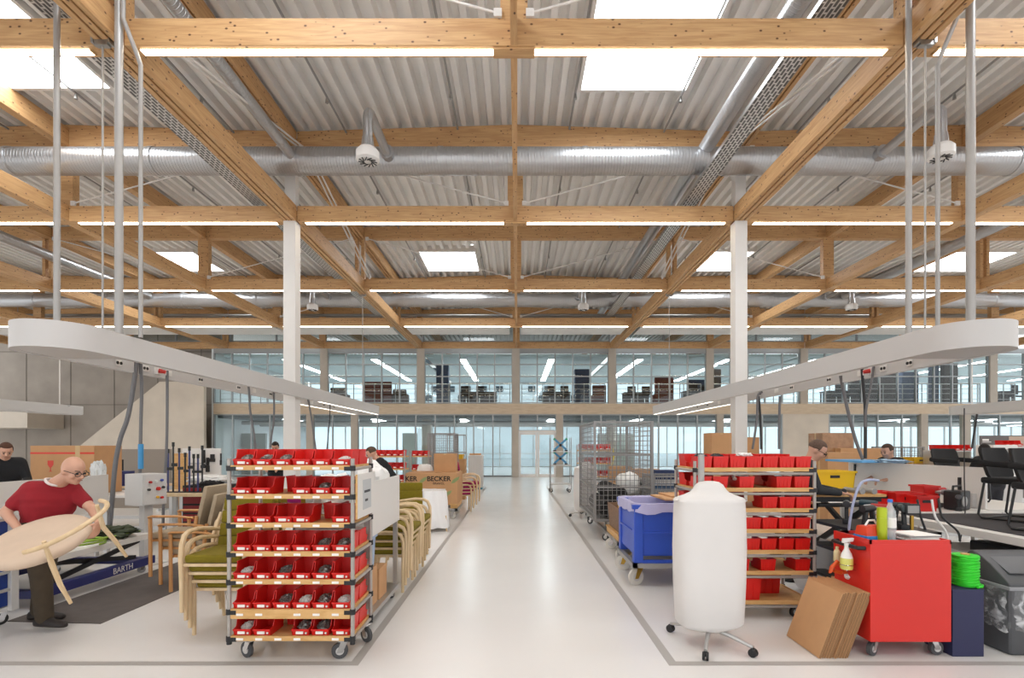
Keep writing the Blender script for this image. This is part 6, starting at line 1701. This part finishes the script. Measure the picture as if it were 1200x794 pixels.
for s in (x0+.1, x1-.1): MB().bb(s-.03, s+.03, -.25, .25, 0, .25).build('foot', M_alu, pst, smooth=0)
bench('far work table with a row of red bins below the glazing', xat(1068, 11.5), xat(1160, 11.5), 11.3, 12.2, .98, M_bt)
zr = zat(527.5, 11.6)
bs_ = T('bin_shelf', 'low raised shelf carrying a row of red bins on the far work table', 'shelf', (xat(1113, 11.6), 11.5, .981))
hw = (xat(1136, 11.6)-xat(1094, 11.6))/2
MB().bb(-hw, hw, 0, .35, zr-.981-.03, zr-.981).build('board', M_greylt, bs_, smooth=0)
for s in (-1, 1): MB().bb(s*(hw-.02)-.02, s*(hw-.02)+.02, 0, .35, 0, zr-.981-.03).build('support', M_alu, bs_, smooth=0)
for i in range(6):
    dup(b0, (xat(1098+i*6.9, 11.6), 11.52, zr+.0015), 0, f'red bin on the far work table below glazing, {ORD[i]} from the blue board', 'red bins on the far work table', scale=(.9, 1, 1))
for k in range(4): MB().box((0, 0, .03), (.5, .4, .05)).build('white_tray', M_white, loc=(xat(1086, 11.4), 11.6, .981+k*.052), label=f'white flat tray on the far work table, {["bottom", "second", "third", "topmost"][k]} of its stack', cat='tray', group='stacked white trays on the far work table', bev=.01)
o = cage('wire_basket', 'small wire pallet cage with yellow tray behind the black-shirted man', xat(1046, 12.5), xat(1082, 12.5), 12.5, 13.2, .3, zat(523, 12.5), nx=10, ny=8, nz=12, wire=.008)
dup(ybin, (xat(1068, 12.2), 12.1, 1.22), .2, 'yellow plastic tray on a brown carton behind the black-shirted man')
cbox('brown carton under the yellow tray behind the black-shirted man', (xat(1068, 12.2), 12.1, 0), .5, .5, 1.215)
wpc = T('white_machine', 'white box-shaped machine with vent before the grey display panel', 'machine', (xat(1173, 10.5), 10.6, 0))
zt = zat(521, 10.5)
MB().bb(-.25, .25, -.2, .2, .95, zt).build('housing', M_white, wpc, bev=.01, smooth=0)
MB().bb(-.14, .1, -.206, -.2, 1.2, zt-.08).build('vent_panel', M_grey, wpc, smooth=0)
MB().bb(-.3, .3, -.25, .25, 0, .95).build('base', M_greylt, wpc, smooth=0)
for i in range(3): dup(b0, (xat(1184+i*7, 10.9), 10.95, 1.62), 0, f'red bin on the shelf before the display panel, {ORD[i]} from the white machine', 'red bins before the display panel')
bs2 = MB().bb(xat(1180, 10.9), xat(1240, 10.9), 10.9, 11.3, 1.58, 1.6185).bb(xat(1180, 10.9), xat(1180, 10.9)+.04, 10.9, 11.3, 0, 1.58).bb(xat(1240, 10.9)-.04, xat(1240, 10.9), 10.9, 11.3, 0, 1.58).bb(xat(1180, 10.9), xat(1240, 10.9), 10.9, 11.3, .8, .83)
bs2.build('shelf_unit', M_greylt, label='open grey shelf unit carrying red bins before the display panel', cat='shelf', smooth=0)
# ------------------------------------------------------------------ people
M_skin = mat('skin', '#c99a82', .55, var=.05, scale=9, sub=.05)
def remesh(mb, name, vox, sm=6):
    me = mb.mesh(name, 0, smooth=0)
    o = bpy.data.objects.new(name, me); COL.objects.link(o)
    r = o.modifiers.new('r', 'REMESH'); r.mode = 'VOXEL'; r.voxel_size = vox
    s = o.modifiers.new('s', 'SMOOTH'); s.factor = .5; s.iterations = sm
    dg = bpy.context.evaluated_depsgraph_get()
    m2 = bpy.data.meshes.new_from_object(o.evaluated_get(dg)); m2.name = name
    bpy.data.objects.remove(o); m2.polygons.foreach_set('use_smooth', [True]*len(m2.polygons)); m2.materials.clear()
    return m2
def hand(mb, wr, d, pn, side, curl=.6, s=1.0):
    """wr wrist, d pointing direction, pn palm normal"""
    d = Vector(d).normalized(); pn = Vector(pn); pn = (pn - d*pn.dot(d)).normalized(); a = d.cross(pn).normalized()*side
    wr = Vector(wr)
    for k in range(4):
        o = (k-1.5)*.019*s
        p0 = wr + d*.02 + a*o*.7; p1 = wr + d*.088*s + a*o
        mb.caps(p0, .015*s, p1, .0125*s, 8)
        ln = (.038, .045, .042, .033)[k]*s; c = p1; dd = d.copy()
        for j in range(3):
            dd = (dd*math.cos(curl) + pn*math.sin(curl)).normalized(); n_ = c + dd*ln*(1, .75, .6)[j]
            mb.caps(c, (.0105-.0012*j)*s, n_, (.0098-.0014*j)*s, 8); c = n_
            pn = (pn - dd*pn.dot(dd)); pn.normalize()
        pn = Vector(pn); 
        pn = a.cross(d)*side if False else (Vector(mb_pn[0]) if False else pn)
        # restore palm normal for the next finger
        pn = d.cross(a).normalized(); pn = pn if pn.dot(Vector(P0N[0])) > 0 else -pn
    t0 = wr + d*.03*s - a*.03*s; t1 = t0 + (d*.6 - a*.65 + pn*.3).normalized()*.042*s; t2 = t1 + (d*.8 + pn*.5).normalized()*.032*s
    mb.caps(t0, .014*s, t1, .0115*s, 8); mb.caps(t1, .0115*s, t2, .0095*s, 8)
P0N = [None]
mb_pn = [None]
def person(lab, J, shirt, pants, shoe='#2a2624', hair=None, vox=.009, face=(1, 0, 0), glasses=False, trim=None, sleeve=.62, beard=False, hs=1.0):
    o = T('person', lab, 'person', (J['pelvis'][0], J['pelvis'][1], 0))
    org = Vector((J['pelvis'][0], J['pelvis'][1], 0))
    V = {k: Vector(v)-org for k, v in J.items()}
    b = MB()
    f = Vector(face).normalized(); u = Vector((0, 0, 1)); u = (u - f*u.dot(f)).normalized(); s = f.cross(u).normalized()
    R = Matrix((s, f, u)).transposed()
    H = V['head']
    def hp(x, y, z): return H + R @ Vector((x, y, z))
    def hell(c, r, n=16, m=12):
        e = MB().ell((0, 0, 0), r, n, m); b.add([hp(*c) + R @ p for p in e.v], e.f)
    hell((0, -.008, .02), (.077, .098, .105), 20, 14)
    hell((0, .02, -.045), (.06, .07, .075)); hell((0, .052, -.085), (.032, .036, .03)); hell((0, .066, .018), (.05, .026, .02))
    hell((0, .082, -.045), (.026, .017, .017))
    nb, nt = hp(0, .086, .012), hp(0, .118, -.028)
    b.caps(nb, .009, nt, .0135, 8)
    for q in (-1, 1):
        hell((q*.078, -.012, -.012), (.011, .02, .032)); hell((q*.013, .1, -.032), (.009, .012, .009)); hell((q*.04, .06, -.03), (.028, .028, .025))
    b.caps(V['neck']-Vector((0, 0, .02)), .062, hp(0, -.025, -.05), .056, 14)
    def torso(m, e, t0=0, t1=1):
        n = 7
        for i in range(n):
            t = t0+(t1-t0)*i/(n-1)
            l = V['hipL'].lerp(V['shL'], t); r = V['hipR'].lerp(V['shR'], t); c = (l+r)/2
            sh = (.72, .62, .58, .62, .68, .74, .86)[min(6, int(round(t*6)))]
            rr_ = (.118, .118, .112, .11, .112, .105, .078)[min(6, int(round(t*6)))]
            m.caps(c+(l-c)*sh, rr_+e, c+(r-c)*sh, rr_+e, 14)
    torso(b, 0)
    arms = {}
    for q in 'LR':
        b.caps(V['sh'+q], .055, V['el'+q], .043, 12); b.caps(V['el'+q], .043, V['wr'+q], .028, 12)
        b.caps(V['neck']+Vector((0, 0, -.05)), .06, V['sh'+q], .055, 12)
        b.caps(V['hip'+q], .088, V['kn'+q], .058, 12); b.caps(V['kn'+q], .056, V['an'+q], .04, 12)
        d = V['wr'+q]-V['el'+q]
        d = Vector(J.get('hd'+q, d)); pn = Vector(J.get('pn'+q, (0, 0, -1)))
        pn2 = (pn - d.normalized()*pn.dot(d.normalized())).normalized(); P0N[0] = pn2
        hand(b, V['wr'+q], d, pn2, 1 if q == 'L' else -1)
    me = remesh(b, 'body', vox); link('body', me, M_skin, o)
    # shirt
    sm = MB(); torso(sm, .014, .02, 1)
    for q in 'LR':
        e = V['sh'+q].lerp(V['el'+q], sleeve) if sleeve <= 1 else V['el'+q]
        sm.caps(V['sh'+q], .07, e, .062 if sleeve <= 1 else .054, 12); sm.caps(V['neck']+Vector((0, 0, -.06)), .07, V['sh'+q], .066, 12)
        if sleeve > 1: sm.caps(V['el'+q], .054, V['el'+q].lerp(V['wr'+q], .93), .04, 12)
    link('shirt', remesh(sm, 'shirt', vox*1.15, 5), mat('shirt_'+shirt, shirt, .85, var=.06, scale=14), o)
    if trim:
        nv = (V['neck']-(V['shL']+V['shR'])/2).normalized()
        c = V['neck']+Vector((0, 0, .005)); pts = []
        x_ = (V['shL']-V['shR']).normalized(); y_ = nv.cross(x_).normalized()
        for i in range(20):
            a = 2*PI*i/20; pts.append(c + x_*.078*math.cos(a) + y_*.078*math.sin(a) + nv*.012*math.cos(2*a))
        MB().tube(pts, .011, 8, closed=True).build('collar', mat('collar_trim', trim, .8), o)
    # trousers
    tm = MB()
    n = 4
    for i in range(3):
        t = i*.06
        l = V['hipL'].lerp(V['shL'], t); r = V['hipR'].lerp(V['shR'], t); tm.caps(l, .128 if i < 2 else .12, r, .128 if i < 2 else .12, 14)
    for q in 'LR':
        tm.caps(V['hip'+q], .108, V['kn'+q], .08, 14); tm.caps(V['kn'+q], .08, V['an'+q]+Vector((0, 0, .0)), .068, 14)
    link('trousers', remesh(tm, 'trousers', vox*1.15, 5), mat('trousers_'+pants, pants, .9, var=.12, scale=12), o)
    for q in 'LR':
        a = V['an'+q]; td = Vector(J.get('toe'+q, (face[0], face[1], 0))); td.z = 0; td.normalize(); z0 = a.z-.085
        sd = Vector((-td.y, td.x, 0)); m_ = MB(); rings = []
        for tt, w_, h_ in ((-.085, .03, .07), (-.06, .04, .085), (0, .042, .1), (.07, .045, .075), (.14, .05, .055), (.19, .043, .045), (.215, .022, .03)):
            ring = []
            for i in range(14):
                an_ = 2*PI*i/14; cz = max(-.8, math.sin(an_)); ring.append(a*1 + td*tt + sd*w_*math.cos(an_) + Vector((0, 0, -a.z + z0 + h_/1.8*(.8+cz))))
            rings.append(ring)
        m_.loft(rings).build('shoe', mat('shoe_'+shoe, shoe, .6), o, smooth=1.0)
    if hair:
        hm = MB(); e = MB().ell((0, 0, 0), (.083, .104, .1), 24, 16)
        vs = []
        for p in e.v:
            q = Vector(p)
            if q.y > .045 and q.z < .055: q *= .86
            if q.z < -.035: q *= .86
            vs.append(hp(0, -.014, .03) + R @ q)
        hm.add(vs, e.f).build('hair', mat('hair_'+hair, hair, .9, var=.2, scale=60), o, smooth=1.0)
    else:
        pass
    ey = MB()
    for q in (-1, 1): MB().ell(hp(q*.032, .087, .0), (.012, .012, .009), 12, 8).build('eye', M_dark, o)
    mo = MB().caps(hp(-.02, .098, -.062), .003, hp(.02, .098, -.062), .003, 8); mo.build('mouth', mat('lips', '#96605a', .6), o)
    for q in (-1, 1): MB().caps(hp(q*.018, .094, .024), .0045, hp(q*.05, .082, .026), .0035, 8).build('eyebrow', mat('brow', hair or '#6a5548', .9), o)
    if glasses:
        g = MB()
        for q in (-1, 1):
            g.tube([hp(q*.034+.026*math.cos(a), .108-abs(math.cos(a))*.004, .0+.02*math.sin(a)) for a in [i*.45 for i in range(14)]], .0028, 6, closed=True)
            g.tube([hp(q*.06, .1, .004), hp(q*.078, .04, .006), hp(q*.082, -.02, .0)], .0028, 6)
        g.tube([hp(-.01, .11, .004), hp(.01, .11, .004)], .0026, 6)
        g.build('glasses', M_dark, o)
    return o

def stand(x, y, h=1.75, yaw=0.0, lean=.0, head_tilt=.3, arms='work', sit=0):
    """joints of a standing worker; yaw 0 faces -Y (towards the camera)"""
    k = h/1.75; J = {}
    fw = Vector((math.sin(yaw), -math.cos(yaw), 0)); lf = Vector((math.cos(yaw), math.sin(yaw), 0))   # lf: the person's left
    O = Vector((x, y, 0)); U = Vector((0, 0, 1))
    def P(a, b, c): return O + fw*a*k + lf*b*k + U*c*k
    ln = lean
    def tor(c):   # lean forward above the hips
        return (c-.92)*math.sin(ln), .92+(c-.92)*math.cos(ln)
    J['pelvis'] = P(0, 0, .95)
    for q, sg in (('L', 1), ('R', -1)):
        J['hip'+q] = P(0, sg*.095, .93); J['kn'+q] = P(.02, sg*.1, .5); J['an'+q] = P(-.02, sg*.11, .085)
        a, c = tor(1.42); J['sh'+q] = P(a, sg*.19, c)
        if arms == 'work': J['el'+q] = P(a+.1, sg*.25, c-.27); J['wr'+q] = P(a+.33, sg*.15, c-.3)
        else: J['el'+q] = P(a-.02, sg*.24, c-.28); J['wr'+q] = P(a+.06, sg*.25, c-.52)
        J['toe'+q] = fw; J['pn'+q] = (0, 0, -1)
    a, c = tor(1.47); J['neck'] = P(a, 0, c); a, c = tor(1.62); J['head'] = P(a+.035+.05*math.sin(ln), 0, c)
    face = (fw*math.cos(head_tilt) - U*math.sin(head_tilt))
    return J, tuple(face)

# the man in the red polo, turning with a chair in his hands
KM = .00772
def mp(px, py, Y): return (CAMX+(px-VX)*Y/FPX, Y, CAMH-(py-VY)*Y/FPX)
J = dict(pelvis=mp(50, 626, 4.62), hipR=mp(42, 626, 4.55), hipL=mp(56, 627, 4.72), knR=mp(48, 674, 4.55), knL=mp(52, 670, 4.78), anR=mp(52, 722, 4.58), anL=mp(46, 714, 4.82),
         shR=mp(34, 575, 4.52), shL=mp(86, 575, 4.72), neck=mp(66, 564, 4.62), head=mp(86, 551, 4.58),
         elR=mp(6, 600, 4.45), wrR=mp(24, 622, 4.32), elL=mp(108, 596, 4.66), wrL=mp(116, 612, 4.38),
         toeR=(1, -.12, 0), toeL=(1, .1, 0), hdR=(.8, -.3, -.4), hdL=(.1, -.5, -.7), pnR=(0, 1, -.4), pnL=(-1, 0, -.2))
person('man in red polo and dark trousers turning with a beige armchair in his hands', J, '#8e1320', '#463b2d', '#2b2523', None, vox=.007, face=(.93, -.2, -.32), glasses=True, trim='#d8ccc8', sleeve=.62)
# the chair he carries
ch = T('tub_chair', 'beige round-seated armchair with pale wood frame carried by man in red polo', 'armchair', mp(46, 634, 4.18), 0, rot=(.48, .0, -.12))
M_sand = mat('sand_upholstery', '#cdb6a0', .85, var=.04, scale=8)
rings = []
for u, r_ in ((-.04, .30), (-.035, .345), (-.012, .37), (.02, .372), (.042, .35), (.05, .29), (.046, .12)):
    rings.append([Vector((r_*math.cos(a), r_*.92*math.sin(a), u)) for a in [2*PI*i/40 for i in range(40)]])
MB().loft(rings).build('seat', M_sand, ch, smooth=1.2)
arc = [(.40+.13*math.sin(t*PI)*.4, -.26+.52*t, .03+.22*math.sin(t*PI)) for t in [i/14 for i in range(15)]]
hoop = []
for i in range(25):
    a = -1.25+2.5*i/24; hoop.append((.40*math.cos(a)+.2, .36*math.sin(a), .2+.03*math.cos(a*2)))
MB().tube(hoop, .018, 10).build('armrest', M_birch, ch)
rings = []
for i in range(15):
    a = -.75+1.5*i/14; c_, s_ = math.cos(a), math.sin(a)
    rings.append([Vector((.37*c_+.04, .37*s_, .05)), Vector((.41*c_+.05, .41*s_, .05)), Vector((.43*c_+.07, .43*s_, .27)), Vector((.39*c_+.06, .39*s_, .28))])
pass
for k, (x, y, ex, ey) in enumerate(((.3, -.24, .36, -.27), (.3, .24, .36, .27), (-.27, -.24, -.33, -.27), (-.27, .24, -.33, .27))):
    MB().tube([(x+.1*(x > 0), y, .2 if x > 0 else 0), (x+.05*(x > 0), y, -.03), (ex, ey, -.2), (ex*1.04, ey*1.05, -.38)], [.014, .02, .018, .013], 8).build('leg', M_birch, ch)
# others
J, f = stand(xat(316, 11.9), 12.3, 1.75, .2, .25, .5)
person('person in black leaning over work behind the red bin rack, by the white stair-side column', J, '#1c1c20', '#2a2a30', hair='#2b201b', vox=.014, face=f, sleeve=1.5)
J, f = stand(-2.3, 9.75, 1.72, -1.3, .55, .5)
person('person in black T-shirt bending over work beyond the panelled trolley', J, '#19191c', '#33343a', hair='#5a4636', vox=.014, face=f, sleeve=.6)
J, f = stand(xat(-20, 7.6), 7.9, 1.72, .9, .3, .5)
person('person in black clothes at the picture edge beside the fragile carton', J, '#17171a', '#222226', hair='#4f3325', vox=.014, face=f, sleeve=1.5)
J, f = stand(xat(938, 6.3)-.1, 6.25, 1.74, 1.1, .28, .55)
person('man with glasses in dark jacket bending behind the red bin rack', J, '#2a2c30', '#33343a', hair='#5a463a', vox=.012, face=f, glasses=True, sleeve=1.5)
J, f = stand(xat(1068, 8.4), 8.75, 1.68, -1.35, .2, .3)
person('man in black T-shirt working behind the white divider', J, '#17171b', '#2a2a30', hair='#4a3a30', vox=.012, face=f, sleeve=.6)
J, f = stand(xat(1186, 9.2), 9.6, 1.68, 3.0, .2, .3)
person('person in black with dark hair seen from behind, before the white machine', J, '#141417', '#2a2a30', hair='#1f1917', vox=.014, face=f, sleeve=1.5)
# ------------------------------------------------------------------ camera, world
cd = bpy.data.cameras.new('camera'); co = bpy.data.objects.new('camera', cd); COL.objects.link(co)
cd.sensor_fit = 'HORIZONTAL'; cd.sensor_width = 36; cd.lens = 18.0
cd.shift_x = -6/1200; cd.shift_y = 124/1200
cd.clip_end = 300; cd.clip_start = .05
co.location = (CAMX, 0, CAMH); co.rotation_euler = (PI/2, 0, 0)
SC.camera = co
w = bpy.data.worlds.new('sky'); SC.world = w; w.use_nodes = True
bg = w.node_tree.nodes['Background']
bg.inputs['Color'].default_value = (.95, .975, 1.0, 1); bg.inputs['Strength'].default_value = 1.45
vs = SC.view_settings
vs.view_transform = 'Standard'; vs.look = 'None'; vs.gamma = 1.0; vs.use_curve_mapping = False
vs.exposure = 0.17
SC.cycles.max_bounces = 8; SC.cycles.diffuse_bounces = 4; SC.cycles.transparent_max_bounces = 16
SC.cycles.sample_clamp_indirect = 6
SC.cycles.use_denoising = True
